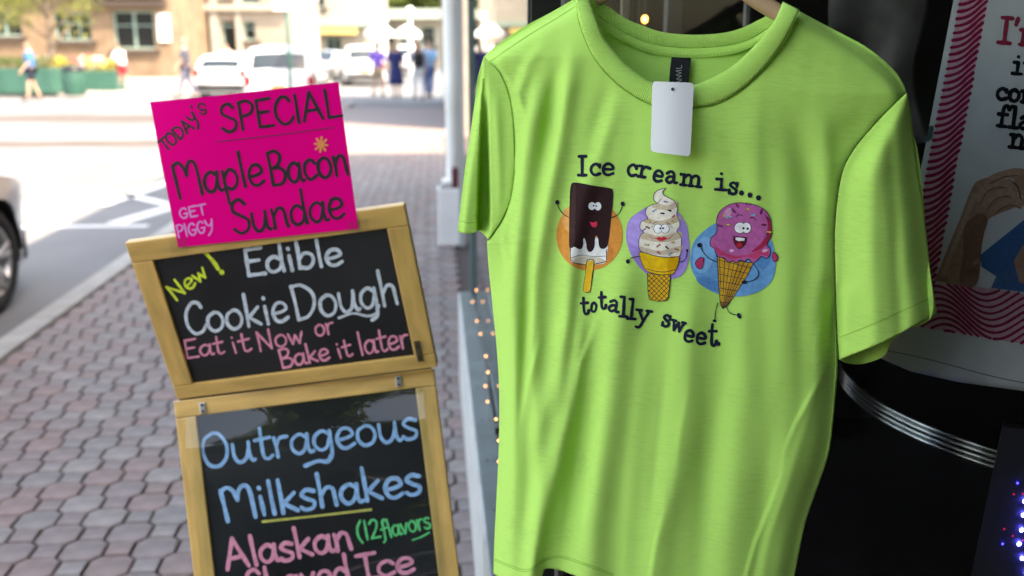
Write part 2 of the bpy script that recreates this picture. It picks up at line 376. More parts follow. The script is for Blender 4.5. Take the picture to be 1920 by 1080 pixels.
g = MB(); g.add([(-260,-60,-.12),(260,-60,-.12),(260,420,-.12),(-260,420,-.12)], [(0,1,2,3)])
ground = g.obj('ground', M_asph); ground['kind'] = 'structure'
SWL = -2.28
s = MB(); s.box(((SWL+6)/2, 10.5, -.068), (6-SWL, 33, .11)); sw = s.obj('sidewalk', M_mortar); sw['kind'] = 'structure'
k = MB(); 
for i in range(18): k.box((SWL-.085, -5+i*2.0, -.055), (.155, 1.992, .13), bev=.018)
kerb = k.obj('kerb', M_conc); kerb['kind'] = 'structure'; autosmooth(kerb)
# far pavement of the plaza across the street
pl = MB(); pl.box((-24, 52, -.06), (40, 32, .12)); plaza = pl.obj('plaza', mat('plaza_paving', (.3,.28,.26), .85, var=.12, vscale=.7)); plaza['kind'] = 'structure'
def quad_on(px4, z, name, m, w=None):
    q = MB(); q.add([gnd(x, y, z) for x, y in px4], [(0,1,2,3)]); o = q.obj(name, m); o['kind'] = 'structure'; return o
def road_line(name, p0, p1, w, m=None):
    a, b = gnd(*p0, -.12), gnd(*p1, -.12); d = (b-a).normalized(); n = Vector((-d.y, d.x, 0))*w/2; zz = Vector((0,0,.004))
    q = MB(); q.add([a-n+zz, b-n+zz, b+n+zz, a+n+zz], [(0,1,2,3)]); o = q.obj(name, m or M_white_line); o['kind'] = 'structure'; return o
road_line('painted_line', (30,426), (278,424), .12)
road_line('painted_line', (186,386), (332,336), .22)
road_line('painted_line', (232,364), (335,388), .16)
road_line('painted_line', (215,420), (330,386), .22)
road_line('painted_line', (-300,262), (340,244), .35)
q = MB(); q.add([(-34,17.9,-.116),(-2.5,17.9,-.116),(-2.5,19.2,-.116),(-34,19.2,-.116)], [(0,1,2,3)]); o = q.obj('shaded_brick_crossing', M_brickcross); o['kind'] = 'structure'
q = MB(); q.add([(-30,24,-.116),(-2.5,24,-.116),(-2.5,26.3,-.116),(-30,26.3,-.116)], [(0,1,2,3)]); o = q.obj('shaded_brick_crossing', M_brickcross); o['kind'] = 'structure'

# ---- interlocking pavers: octagon stones with small square stones between
def paver_mat(name, col): return mat(name, col, .7, var=.28, vscale=9, bump=.55, bscale=150, dist=.0025)
PM = [paver_mat('paver_mauve', (.20,.155,.145)), paver_mat('paver_rose', (.215,.15,.135)), paver_mat('paver_grey', (.19,.165,.155)), paver_mat('paver_pale', (.23,.195,.18))]
Pp, A_, gp = .115, .072, .0052
def paver_mesh(big, m, i):
    if big:
        a, c = A_-gp, Pp-gp*1.4; b = c-a; pts = [(a,-b),(a,b),(b,a),(-b,a),(-a,b),(-a,-b),(-b,-a),(b,-a)]
    else:
        b = Pp-A_-gp*.6; pts = [(b,-b),(b,b),(-b,b),(-b,-b)]
    r = random.Random(i); pts = [(x+r.uniform(-.0015,.0015), y+r.uniform(-.0015,.0015)) for x, y in pts]
    n = len(pts); V = [(x, y, -.02) for x, y in pts]+[(x, y, .0) for x, y in pts]+[(x*.93, y*.93, .0045) for x, y in pts]
    F = [(j, (j+1) % n, n+(j+1) % n, n+j) for j in range(n)]+[(n+j, n+(j+1) % n, 2*n+(j+1) % n, 2*n+j) for j in range(n)]+[tuple(range(2*n, 3*n))]
    return V, F
protos = {}
for big in (0, 1):
    for mi in range(4):
        V, F = paver_mesh(big, PM[mi], mi+big*4); me = bpy.data.meshes.new('paver'); me.from_pydata(V, [], F); me.materials.append(PM[mi]); protos[big, mi] = (me, V, F)
cells = []
nx = int((2.6)/Pp)
for i in range(nx):
    for j in range(0, 160):
        x = .16-Pp*(i+.5); y = -.4+Pp*j
        if x < SWL+.05: continue
        d = Vector((x, y, 0))-CP; zc = d.dot(CF); px = PW/2+FPX*d.dot(CR)/zc; py = PH/2-FPX*d.dot(CU)/zc
        vis = -60 < px < 960 and py < 1120 and not (400 < px < 860 and py > 760 and px < 860) 
        if zc < .5 or y > 17.9: continue
        hid = (330+(py-750)*.16 < px < 800+(py-690)*.15 and py > 740) or (270 < px < 790 and 470 < py <= 740) or not(-40 < px < 960 and py < 1120)
        cells.append((1 if hid else 0, y, x, i, j))
cells.sort(); n_ind = 0
rest = {0: ([], []), 1: ([], []), 2: ([], []), 3: ([], [])}
for hid, y, x, i, j in cells:
    big = (i+j) % 2; mi = random.choices(range(4), (5, 2, 3, 2))[0]; me, V, F = protos[big, mi]
    dz = random.uniform(-.002, .002); rz = random.uniform(-.03, .03); tl = (random.uniform(-.012, .012), random.uniform(-.012, .012))
    if n_ind < 300 and not hid:
        o = bpy.data.objects.new('paver', me); COL.objects.link(o); o.parent = sw; o.location = (x, y, dz); o.rotation_euler = (tl[0], tl[1], rz); n_ind += 1
    else:
        a = rest[mi]; b = len(a[0]); c_, s_ = math.cos(rz), math.sin(rz)
        a[0].extend((x+v[0]*c_-v[1]*s_, y+v[0]*s_+v[1]*c_, v[2]+dz) for v in V); a[1].extend(tuple(q+b for q in f) for f in F)
V = []; F = []; fm = []
for mi in range(4):
    b = len(V); V += rest[mi][0]; F += [tuple(q+b for q in f) for f in rest[mi][1]]; fm += [mi]*len(rest[mi][1])
o = mesh('paver_field', V, F, None, sw, mats=PM, fm=fm); o['kind'] = 'stuff'
q = MB(); q.add([(SWL,18,-.004),(6,18,-.004),(6,27,-.004),(SWL,27,-.004)], [(0,1,2,3)]); 
o = q.obj('paving_surface', PM[0], sw)

# ================================================================== THE SHOP on the right (facade line x = FX)
FX = .169
M_dark = mat('black_frame', (.012,.012,.013), .35, var=.3, vscale=20)
M_black = mat('black_gloss', (.006,.006,.007), .12)
M_steel = mat('galvanised_sill', (.10,.135,.13), .5, metal=.0, var=.22, vscale=7, bump=.2, bscale=50)
M_whitep = mat('white_paint', (.86,.86,.84), .5, var=.06, vscale=6)
M_teal = mat('grey_green_paint', (.10,.17,.165), .5, var=.15, vscale=10)
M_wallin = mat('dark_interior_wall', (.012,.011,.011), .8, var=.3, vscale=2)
M_brickw = mat('shop_wall', (.30,.25,.22), .85, var=.15, vscale=3, bump=.3, bscale=30)
M_glass = glassmat('window_glass'); M_glass2 = glassmat('door_glass', (.82,.83,.83), 1.18)
shop = thing('ice_cream_shop', 'ice cream shop front with low white and grey-green sill and black-framed windows', 'shop', (0, 0, 0))
def part(name, m, *boxes, parent=shop, bev=0.0):
    b = MB()
    for c, d, *r in boxes: b.box(c, d, rz=r[0] if r else 0, bev=bev)
    return b.obj(name, m, parent)
# sill of the side window
part('sill_face', mat('sill_white', (.6,.6,.58), .5, var=.15, vscale=12), ((.110, 3.22, .225), (.012, 2.80, .45)))
sill = part('sill', M_steel, ((.143, 3.22, .454), (.066, 2.80, .008)), bev=.003)
M_scr = mat('screw_dark', (.02,.02,.02), .5)
for i in range(9):
    for dx in (-.008, .014): sc_ = MB(); sc_.lathe([(0, .0012), (.0032, .0008), (.0034, -.001)], (.143+dx, 2.0+i*.31, .4585), n=10); sc_.obj('screw', M_scr, sill)
part('side_window_pane', M_glass, ((FX+.012, 3.2, 1.55), (.008, 2.76, 2.12)))
part('mullion', M_teal, ((FX+.004, 4.6, 1.4), (.022, .05, 1.9)))
part('mullion', mat('grey_frame', (.42,.44,.43), .5), ((FX+.05, 8.05, 1.5), (.05, .12, 3.0)))
# corner post between the side window and the entry window
cp = part('corner_post', M_dark, ((.196, 1.775, 1.3), (.055, .05, 2.6)), ((.168, 1.765, 1.3), (.008, .02, 2.6)), bev=.003)
part('post_trim', mat('post_trim_bright', (.5,.5,.48), .3, metal=.6), ((.2235, 1.752, 1.3), (.006, .012, 2.6)))
# entry window: plane through WP0 along WD
WA = R(31.5); WD = Vector((math.cos(WA), -math.sin(WA), 0)); WN = Vector((-math.sin(WA), -math.cos(WA), 0)); WP0 = Vector((.228, 1.757, 0))
def wp(t, back, z): return WP0+WD*t-WN*back+Vector((0,0,z))
part('entry_window_pane', M_glass2, (wp(.62, .01, 1.35), (1.2, .008, 2.3), -WA))
part('entry_window_frame', M_dark, (wp(.62, .01, .17), (1.24, .05, .06), -WA), (wp(.62, .01, 2.53), (1.24, .05, .06), -WA), (wp(1.25, .01, 1.3), (.06, .06, 2.6), -WA))
part('kick_panel', M_black, (wp(.62, .01, .07), (1.24, .045, .14), -WA))
# walls of the recess and of the building
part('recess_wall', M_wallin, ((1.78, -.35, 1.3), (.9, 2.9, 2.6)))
part('recess_wall', M_brickw, ((3.2, -2.6, 1.3), (5.8, 1.6, 2.6)), ((3.2, -9.7, 1.3), (5.6, 12.5, 2.6)))  # rear box added out of view, shading the sidewalk behind the camera
part('ceiling', mat('recess_ceiling', (.45,.44,.42), .8), ((.62, -.95, 2.63), (.94, 5.4, .06)))
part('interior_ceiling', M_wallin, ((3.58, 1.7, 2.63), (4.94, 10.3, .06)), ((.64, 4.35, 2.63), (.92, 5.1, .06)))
part('upper_wall', M_brickw, ((3.1, -2.0, 4.75), (5.8, 28.0, 4.18)))  # runs on behind the camera to shade the sidewalk the glass mirrors
part('canopy', mat('canopy_dark', (.06,.07,.065), .7), ((.02, 3.0, 2.72), (.3, 9.0, .10)))
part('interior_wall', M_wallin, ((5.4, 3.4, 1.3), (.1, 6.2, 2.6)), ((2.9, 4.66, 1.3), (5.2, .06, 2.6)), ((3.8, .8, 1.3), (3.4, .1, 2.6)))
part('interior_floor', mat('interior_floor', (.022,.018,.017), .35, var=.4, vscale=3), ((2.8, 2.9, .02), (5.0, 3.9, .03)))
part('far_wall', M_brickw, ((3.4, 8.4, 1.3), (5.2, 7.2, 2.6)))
part('entry_step', mat('red_tile', (.16,.05,.045), .5, var=.3, vscale=30), ((.74, .9, .01), (1.1, 1.9, .02)))
# slim posts of an inner display rack seen above the collar
rack = thing('display_rack', 'dark display rack with pale and brown posts inside the shop window', 'rack', (.5, 2.5, 0))
def rp(px, D, w, m, z0=.0, z1=2.3):
    p = at(px, 30, D); b = MB(); b.box((p.x-.5, p.y-2.5, (z0+z1)/2), (w, w, z1-z0), bev=.003); return b.obj('post', m, rack)
rp(1056, 2.0, .026, mat('pale_wood', (.5,.48,.42), .6)); rp(1172, 1.95, .017, mat('tan_post', (.38,.30,.24), .6)); rp(1190, 1.95, .010, M_dark); rp(1197, 2.2, .006, mat('chrome_rod', (.6,.6,.6), .2, metal=1)); rp(1400, 2.3, .012, mat('grey_post', (.3,.3,.3), .5)); rp(1262, 2.6, .04, mat('grey_post', (.16,.16,.16), .5))
for zz in (.6, 1.25, 2.2):
    b = MB(); b.box((.25, 0.0, zz), (1.2, .03, .02)); b.obj('shelf', M_dark, rack)
# next building down the block
nb = thing('brick_building', 'brown brick commercial building further down the near sidewalk', 'building', (3.2, 25.5, 0))
b = MB(); b.box((0, 0, 4.4), (5.8, 11.5, 8.8)); nbw = b.obj('wall', M_brickw, nb)
for kx in range(4):
    for fl in range(2):
        b = MB(); b.box((-2.905, -4.2+kx*2.8, 2.0+fl*3.6), (.03, 1.5, 1.9)); w_ = b.obj('window', M_dark, nb)
        b = MB(); b.box((-2.93, -4.2+kx*2.8, .95+fl*3.6), (.1, 1.7, .12)); b.obj('window_sill', M_conc, w_)
# white porch column and box at the next shop
pc = thing('porch_column', 'white painted round porch column rising from the sidewalk beside the shop', 'column', (.15, 8.2, 0))
b = MB(); b.lathe([(.0,2.7),(.10,2.7),(.10,2.55),(.062,2.5),(.058,1.35),(.060,1.18),(.05,1.16),(.05,.52),(.0,.52)], n=24); o = b.obj('shaft', M_whitep, pc, True); autosmooth(o)
b = MB(); b.box((0, 0, .5), (.17, .17, .05), bev=.01); b.obj('base', M_whitep, pc)
b = MB(); b.box((0, 0, 2.58), (.22, .22, .06), bev=.01); b.obj('capital', M_whitep, pc)
pb = thing('planter_box', 'small white box planter at the foot of the porch column', 'planter', (.12, 8.1, 0))
b = MB(); b.box((0, 0, .24), (.19, .19, .47), bev=.012); b.obj('box', M_whitep, pb)
b = MB(); b.box((0.07, -.02, .55), (.1, .1, .17), bev=.006); b.obj('red_reflection', mat('dark_red', (.12,.012,.02), .6), pb)  # dark red block standing in for a reflection beside the frame
b = MB(); b.box((0, 0, .474), (.15, .15, .01)); b.obj('soil', M_mortar, pb)

# warm string lights along the side window
sl = thing('string_lights', 'string of small warm lights hanging low along the side window', 'string lights', (.150, 3.0, .7))
M_bulb = mat('warm_bulb', (.9,.6,.35), .3, emit=(1,.5,.22), estr=1.0); 
spots = [(893,544),(886,566),(894,602),(901,626),(911,668),(915,698),(910,724),(914,753),(930,786),(935,826),(935,865)]
wirep = []; bme = None
for i, (px, py) in enumerate(spots):
    p = hitpl(px, py, Vector((.155, 0, 0)), Vector((1,0,0)))-Vector(sl.location)
    if bme is None:
        b = MB(); b.lathe([(0,.0035),(.0018,.0025),(.0026,0),(.0018,-.0025),(0,-.0035)], n=12); bo = b.obj('bulb', M_bulb, sl, True); bme = bo.data; bo.location = p
    else:
        bo = bpy.data.objects.new('bulb', bme); COL.objects.link(bo); bo.parent = sl; bo.location = p
    wirep.append(p+Vector((0.004,0,.008)))
wirep.sort(key=lambda v: -v.y)
b = MB(); b.tube(catmull(wirep, n=4), .0011, n=5); b.obj('wire', mat('clear_wire', (.25,.28,.25), .5), sl)
# warm ceiling lamp deep inside the shop
p = at(1209, 36, 3.1); lp = thing('pendant_lamp', 'small warm glowing lamp bulb inside the dark shop', 'lamp', p)
b = MB(); b.lathe([(0,.011),(.006,.009),(.009,0),(.006,-.009),(0,-.011)], n=16); b.obj('bulb', mat('lamp_bulb', (.9,.6,.3), .3, emit=(1,.45,.12), estr=2.2), lp, True)
b = MB(); b.tube([(0,0,.02),(0,0,.55)], .003); b.obj('cord', M_dark, lp)

# ================================================================== THE FAR STREET
YR = Matrix.Rotation(-YAW, 3, 'Z')
M_stone = mat('brown_stone', (.20,.135,.09), .9, var=.25, vscale=1.2, bump=.4, bscale=4, dist=.03)
M_sand = mat('beige_stone', (.27,.235,.195), .9, var=.15, vscale=.8)
M_cream = mat('cream_render', (.31,.285,.25), .9, var=.12, vscale=.6)
M_pane = mat('dark_pane', (.010,.012,.014), .3, spec=.2)
M_wframe = mat('pale_green_frame', (.22,.32,.29), .6)
M_ledge = mat('shadow_ledge', (.05,.035,.03), .8)  # ledge tone painted dark for the shadow under the eaves; sills share it
M_green = mat('green_paint', (.022,.095,.07), .5, var=.15, vscale=2)
def zat(px, py, D): return at(px, py, D).z
def far_building(name, label, x0, x1, D, ztop, m, wins, depth=9, cat='building', frame=M_wframe, extras=()):
    """wins: (px0, py0, px1, py1, kind) given on the facade plane at forward distance D"""
    a, b_ = at(x0, 85, D), at(x1, 85, D); c = (a+b_)/2; w = (b_-a).length
    t = thing(name, label, cat, (c.x, c.y, 0), -YAW)
    def lx(px): return (at(px, 85, D)-c).dot(CR)
    holes = []
    for q in wins:
        holes.append((lx(q[0]), zat((q[0]+q[2])/2, q[3], D), lx(q[2]), zat((q[0]+q[2])/2, q[1], D), q[4]))
    xs = sorted({-w/2, w/2, *[h[0] for h in holes], *[h[2] for h in holes]}); zs = sorted({-.1, ztop, *[h[1] for h in holes], *[h[3] for h in holes]})
    V = []; F = []
    def q4(*p): 
        n = len(V); V.extend(p); F.append((n, n+1, n+2, n+3))
    for i in range(len(xs)-1):
        for j in range(len(zs)-1):
            mx_, mz = (xs[i]+xs[i+1])/2, (zs[j]+zs[j+1])/2
            if any(h[0] < mx_ < h[2] and h[1] < mz < h[3] for h in holes): continue
            q4((xs[i],0,zs[j]),(xs[i+1],0,zs[j]),(xs[i+1],0,zs[j+1]),(xs[i],0,zs[j+1]))
    q4((-w/2,0,-.1),(-w/2,0,ztop),(-w/2,depth,ztop),(-w/2,depth,-.1)); q4((w/2,0,-.1),(w/2,depth,-.1),(w/2,depth,ztop),(w/2,0,ztop))
    q4((-w/2,0,ztop),(w/2,0,ztop),(w/2,depth,ztop),(-w/2,depth,ztop)); q4((-w/2,depth,-.1),(-w/2,depth,ztop),(w/2,depth,ztop),(w/2,depth,-.1))
    rd = .3
    for h in holes:
        x0_, z0_, x1_, z1_, _ = h
        q4((x0_,0,z0_),(x0_,0,z1_),(x0_,rd,z1_),(x0_,rd,z0_)); q4((x1_,0,z0_),(x1_,rd,z0_),(x1_,rd,z1_),(x1_,0,z1_))
        q4((x0_,0,z1_),(x1_,0,z1_),(x1_,rd,z1_),(x0_,rd,z1_)); q4((x0_,0,z0_),(x0_,rd,z0_),(x1_,rd,z0_),(x1_,0,z0_))
    mesh('wall', V, F, m, t)
    for h in holes:
        x0_, z0_, x1_, z1_, kd = h; cx, cz, ww, hh = (x0_+x1_)/2, (z0_+z1_)/2, x1_-x0_, z1_-z0_
        if kd[0] == 'w':
            b = MB(); f = .09
            b.box((cx, rd-.1, z0_+f/2), (ww, .1, f)); b.box((cx, rd-.1, z1_-f/2), (ww, .1, f)); b.box((x0_+f/2, rd-.1, cz), (f, .1, hh-2*f)); b.box((x1_-f/2, rd-.1, cz), (f, .1, hh-2*f))
            nm = int(kd[1]) if len(kd) > 1 else 2
            for q in range(1, nm): b.box((x0_+ww*q/nm, rd-.1, cz), (.1 if nm < 3 else .06, .1, hh-2*f))
            b.box((cx, rd-.1, cz+hh*.12), (ww-2*f, .07, .05))
            wo_ = b.obj('window', frame, t)
            b = MB(); b.box((cx, rd-.03, cz), (ww-.02, .02, hh-.02)); b.obj('pane', M_pane, wo_)
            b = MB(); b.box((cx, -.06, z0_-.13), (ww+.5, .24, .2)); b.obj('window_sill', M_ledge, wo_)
        else:
            b = MB(); b.box((cx, rd-.05, cz), (ww-.02, .06, hh)); d_ = b.obj('door', M_green if kd == 'dg' else M_pane, t)
            b = MB(); b.box((cx, rd-.1, z1_-.25), (ww-.06, .05, .08)); b.box((cx-ww/2+.06, rd-.1, cz), (.08, .05, hh-.1)); b.obj('door_frame', M_wframe, d_)
    for nm_, mm_, px0, py0, px1, py1, dep in extras:
        z0_, z1_ = zat((px0+px1)/2, py1, D), zat((px0+px1)/2, py0, D); b = MB(); b.box(((lx(px0)+lx(px1))/2, -dep/2-.003, (z0_+z1_)/2), (lx(px1)-lx(px0), dep, z1_-z0_)); b.obj(nm_, mm_, t)
    return t
far_building('stone_building', 'brown stone building with pale green window frames on the far left corner', -420, 325, 52, 9.5, M_stone,
    [(-330,20,-250,66,'w2'),(-160,20,-80,66,'w2'),(-20,22,45,68,'w2'),(104,24,174,76,'w3'),(215,20,292,92,'w2')],
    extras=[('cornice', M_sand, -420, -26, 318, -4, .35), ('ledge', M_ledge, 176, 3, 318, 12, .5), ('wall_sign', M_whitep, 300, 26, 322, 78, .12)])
far_building('beige_building', 'pale beige stone building with arched green doorways in the middle distance', 327, 545, 58, 10, M_sand,
    [(357,34,396,104,'dg'),(417,40,443,98,'dk'),(458,40,481,76,'w1'),(330,-40,372,2,'w1'),(400,-40,432,-2,'w1'),(455,-40,492,6,'w1')],
    extras=[('pilaster', M_cream, 340, -20, 354, 112, .25), ('pilaster', M_cream, 399, -20, 413, 112, .25), ('pilaster', M_cream, 446, -20, 456, 112, .25), ('cornice', M_cream, 328, 8, 545, 20, .4)])
far_building('shop_building', 'low cream shop building with a green cornice and yellow awnings beyond the cars', 547, 700, 74, 5.6, M_cream,
    [(556,-30,582,14,'w1'),(586,-30,612,14,'w1'),(560,70,600,96,'w2'),(612,70,640,96,'w2')],
    extras=[('cornice', M_wframe, 547, 41, 700, 50, .7), ('awning', mat('yellow_awning', (.62,.45,.16), .8), 549, 54, 672, 64, 1.2)])
far_building('green_roofed_pavilion', 'low pale pavilion with a grey-green roof under the far trees', 702, 1000, 84, 4.4, M_cream,
    [(716,50,742,86,'w1'),(752,50,778,86,'w1'),(790,50,816,86,'w1')],
    extras=[('roof', mat('grey_green_roof', (.32,.38,.34), .7), 700, 18, 1000, 36, 1.6)])
hl = MB(); hl.add([at(-900,85,150)+Vector((0,0,z)) for z in (-2, 9)]+[at(2600,85,150)+Vector((0,0,z)) for z in (-2, 9)], [(0,2,3,1)])
V = []; F = []; n = 60
for i in range(n+1):
    px = -1400+i*90; h = 16+5*math.sin(i*.55)+3*math.sin(i*1.3+1)
    for kk, (dd, hh) in enumerate(((130, 0), (150, h*.6), (185, h), (240, h*.5))): p = at(px, 85, dd); V.append((p.x, p.y, hh if kk else -.5))
for i in range(n):
    for kk in range(3): F.append((i*4+kk, (i+1)*4+kk, (i+1)*4+kk+1, i*4+kk+1))
o = mesh('hills', V, F, mat('wooded_hill', (.07,.10,.04), .95, var=.5, vscale=.25, bump=1, bscale=1.0, dist=.6), smooth=True); o['kind'] = 'structure'

# ---- trees
M_bark = mat('bark', (.12,.09,.065), .9, var=.3, vscale=9, bump=.6, bscale=30)
def leafmat(name, c1, c2):
    m = mat(name, c1, .6, var=.3, vscale=1.4, var2=c2); nt = m.node_tree; b = nt.nodes['Principled BSDF']; out = nt.nodes['Material Output']
    tl = nt.nodes.new('ShaderNodeBsdfTranslucent'); tl.inputs[0].default_value = (*[min(1, c*1.5) for c in c2], 1); mx = nt.nodes.new('ShaderNodeMixShader'); mx.inputs[0].default_value = .3
    nt.links.new(b.outputs[0], mx.inputs[1]); nt.links.new(tl.outputs[0], mx.inputs[2]); nt.links.new(mx.outputs[0], out.inputs[0]); return m
M_leaf = leafmat('tree_leaves', (.05,.085,.02), (.12,.16,.035)); M_leafy = leafmat('yellow_green_leaves', (.10,.13,.03), (.2,.21,.05))
def tree(label, px, D, h, cr_, trunk_h, n=2600, lm=M_leaf, group=None, leaf=.16, squash=.8):
    p = at(px, 85, D); t = thing('tree', label, 'tree', (p.x, p.y, 0), random.uniform(0, 6), group)
    b = MB(); b.tube([(0,0,0),(.03,.02,trunk_h*.5),(0,.04,trunk_h),(.05,0,h*.8)], [h*.03, h*.022, h*.018, .02], n=10)
    tips = []
    for i in range(9):
        a = i*2.4; z0 = trunk_h*.75+(h-trunk_h)*.07*i; e = Vector((math.cos(a)*cr_*.75, math.sin(a)*cr_*.75, z0+cr_*.55)); b.tube([(0,0,z0), e*.5+Vector((0,0,z0*.5)), e], [h*.012, h*.008, .012], n=6); tips.append(e)
    b.obj('trunk', M_bark, t, True)
    cen = [Vector((0,0,h-cr_*.8))]+tips+[Vector((random.uniform(-1,1)*cr_*.6, random.uniform(-1,1)*cr_*.6, h-cr_*random.uniform(.2,1.3))) for _ in range(8)]
    V = []; F = []
    for i in range(n):
        c = random.choice(cen); r = cr_*.42*random.random()**.4; d = Vector((random.gauss(0,1), random.gauss(0,1), random.gauss(0,1)*squash)).normalized()
        q = c+d*r; s_ = leaf*random.uniform(.5, 1.2); u = Vector((random.gauss(0,1), random.gauss(0,1), random.gauss(0,1))).normalized(); v = u.cross(Vector((random.random(), .3, random.random()))).normalized()
        k_ = len(V); V += [q-u*s_, q-v*s_*.55, q+u*s_, q+v*s_*.55]; F.append((k_, k_+1, k_+2, k_+3))
    mesh('crown', V, F, lm, t); return t
tree('slender street tree with thin yellow-green crown in front of the brown stone building', 96, 44, 6.6, 2.2, 2.0, 1500, M_leafy, leaf=.13)
tree('leafy green tree over the far left planters at the frame edge', -40, 46, 5.4, 2.6, 1.6, 2200, M_leafy)
for i, (px, D, h) in enumerate(((690,100,11),(745,104,12),(800,98,10),(850,106,12),(905,100,11),(500,110,13),(960,104,12))):
    lab = ['big green tree just right of the yellow-awning shop', 'tall green tree above the pavilion roof', 'dark green tree behind the walking crowd', 'far green tree beyond the white porch column', 'far green tree seen right of the mullion', 'tall tree behind the beige building', 'far green tree behind the shirt shoulder'][i]
    tree(lab, px, D, h, h*.4, 3, 3000, M_leaf, 'trees beyond the far shops', leaf=.34)

# ---- planters, flowers, hedge, bin
pw = thing('planter_wall', 'long dark green planter wall topped with clipped hedge behind the blue-shirted walker', 'planter', at(20,120,35)*1.0); pw.location.z = 0; pw.rotation_euler.z = -YAW
zt = zat(60,128,35); b = MB(); b.box((-2.2, 0, zt/2), (7.6, .9, zt), bev=.03); b.obj('box', M_green, pw)
for i in range(10):
    b = MB(); b.box((-5.7+i*.78, -.465, zt*.5), (.07, .03, zt-.04)); b.obj('batten', M_green, pw)
def leafpile(name, c, dim, n, m, s0, parent=None, loc=None):
    V = []; F = []
    for i in range(n):
        q = Vector((random.uniform(-1,1)*dim[0]/2, random.uniform(-1,1)*dim[1]/2, random.random()**.7*dim[2]))+Vector(c); u = Vector((random.gauss(0,1), random.gauss(0,1), random.gauss(0,1))).normalized(); v = u.orthogonal().normalized(); s_ = s0*random.uniform(.6,1.2)
        k_ = len(V); V += [q-u*s_, q-v*s_*.6, q+u*s_, q+v*s_*.6]; F.append((k_, k_+1, k_+2, k_+3))
    o = mesh(name, V, F, m, parent); o['kind'] = 'stuff'; return o
leafpile('hedge', (-2.2,0,zt-.05), (7.4,.8,.42), 3500, M_leaf, .05, pw)
fb = thing('flower_bed', 'planter bed of yellow, pink and white flowers beside the green bin', 'flower bed', at(130,120,37)); fb.location.z = 0; fb.rotation_euler.z = -YAW
b = MB(); b.box((0,0,.35), (3.6,.9,.7), bev=.03); b.obj('box', M_green, fb); leafpile('foliage', (0,0,.66), (3.5,.9,.35), 1500, M_leafy, .05, fb)
for nm_, c_, xs_ in (('yellow_flowers', (.7,.5,.05), (-.3,.9,1.4)), ('pink_flowers', (.6,.05,.12), (-1.2,-.8,.5)), ('white_flowers', (.8,.75,.7), (-.9,1.1,.6))):
    V = []; F = []
    for x_ in xs_:
        for i in range(34):
            q = Vector((x_+random.gauss(0,.13), random.uniform(-.4,.1), .95+random.gauss(0,.1))); k_ = len(V); V += [q+Vector((math.cos(a)*.05, random.uniform(-.02,.02), math.sin(a)*.05)) for a in np.linspace(0, 2*math.pi, 6)[:-1]]; F.append(tuple(range(k_, k_+5)))
    mesh(nm_, V, F, mat(nm_, c_, .7), fb)['kind'] = 'stuff'
bp = at(139,160,33.5); bn = thing('litter_bin', 'round dark green litter bin in front of the flower bed', 'bin', (bp.x, bp.y, 0))
b = MB(); b.lathe([(0,0),(.3,0),(.33,.05),(.34,.75),(.31,.8),(0,.8)], n=24); autosmooth(b.obj('body', M_green, bn)); b = MB(); b.lathe([(.36,.78),(.37,.84),(.3,.92),(.12,.95),(0,.95)], n=24); b.obj('lid', M_dark, bn, True)
for i in range(12):
    b = MB(); a = i*math.pi/6; b.box((math.cos(a)*.345, math.sin(a)*.345, .4), (.02,.06,.7), rz=a); b.obj('slat', M_green, bn)

# ---- sign post, lamp posts
M_post = mat('teal_post', (.02,.10,.085), .5)
p = at(541, 85, 19); sp = thing('sign_post', 'teal street sign post with a white square sign at the top, before the white SUV', 'sign post', (p.x, p.y, 0))
b = MB(); b.tube([(0,0,0),(0,0,3.2)], .035, n=12); b.obj('pole', M_post, sp, True); b = MB(); zt = zat(536,-22,19); zb_ = zat(536,20,19); b.box((-.03,-.045,(zt+zb_)/2), (.41,.01,zt-zb_), rz=-YAW, bev=.003); b.obj('sign_plate', M_whitep, sp)
p = at(590, 85, 34); lpst = thing('lamp_post', 'white lamp post with a round globe between the SUV and the shops', 'lamp post', (p.x, p.y, 0), 0, 'street lamps')
b = MB(); b.lathe([(0,0),(.18,0),(.16,.3),(.09,.5),(.08,2.6),(.05,2.9),(0,2.9)], n=16); b.obj('post', M_whitep, lpst, True); b = MB(); b.lathe([(.0,3.5),(.15,3.42),(.24,3.2),(.16,2.95),(.05,2.88)], n=16); b.obj('globe', mat('globe_white', (.85,.85,.83), .3), lpst, True)
for px, D, lab in ((722,60,'white lamp post with globe near the purple-topped walker'), (770,52,'white lamp post with globe above the backpack walker')):
    p = at(px, 85, D); c = lpst.copy(); COL.objects.link(c); c.location = (p.x, p.y, 0); c['label'] = lab
    for ch in list(lpst.children): d_ = ch.copy(); COL.objects.link(d_); d_.parent = c
def umbrella(px, D, lab, z=2.5, r=.85):
    p = at(px, 85, D); t = thing('patio_umbrella', lab, 'umbrella', (p.x, p.y, 0), 0, 'white patio umbrellas on the far sidewalk')
    b = MB(); b.tube([(0,0,0),(0,0,z+.1)], .03); b.obj('pole', M_whitep, t); b = MB(); b.lathe([(0,z+.35),(r*.5,z+.12),(r,z-.2),(r,z-.42),(r*.98,z-.2)], n=8); b.obj('canopy', M_whitep, t)
umbrella(712, 58, 'white patio umbrella left of the navy-dressed walker'); umbrella(764, 64, 'white patio umbrella behind the backpack walker')

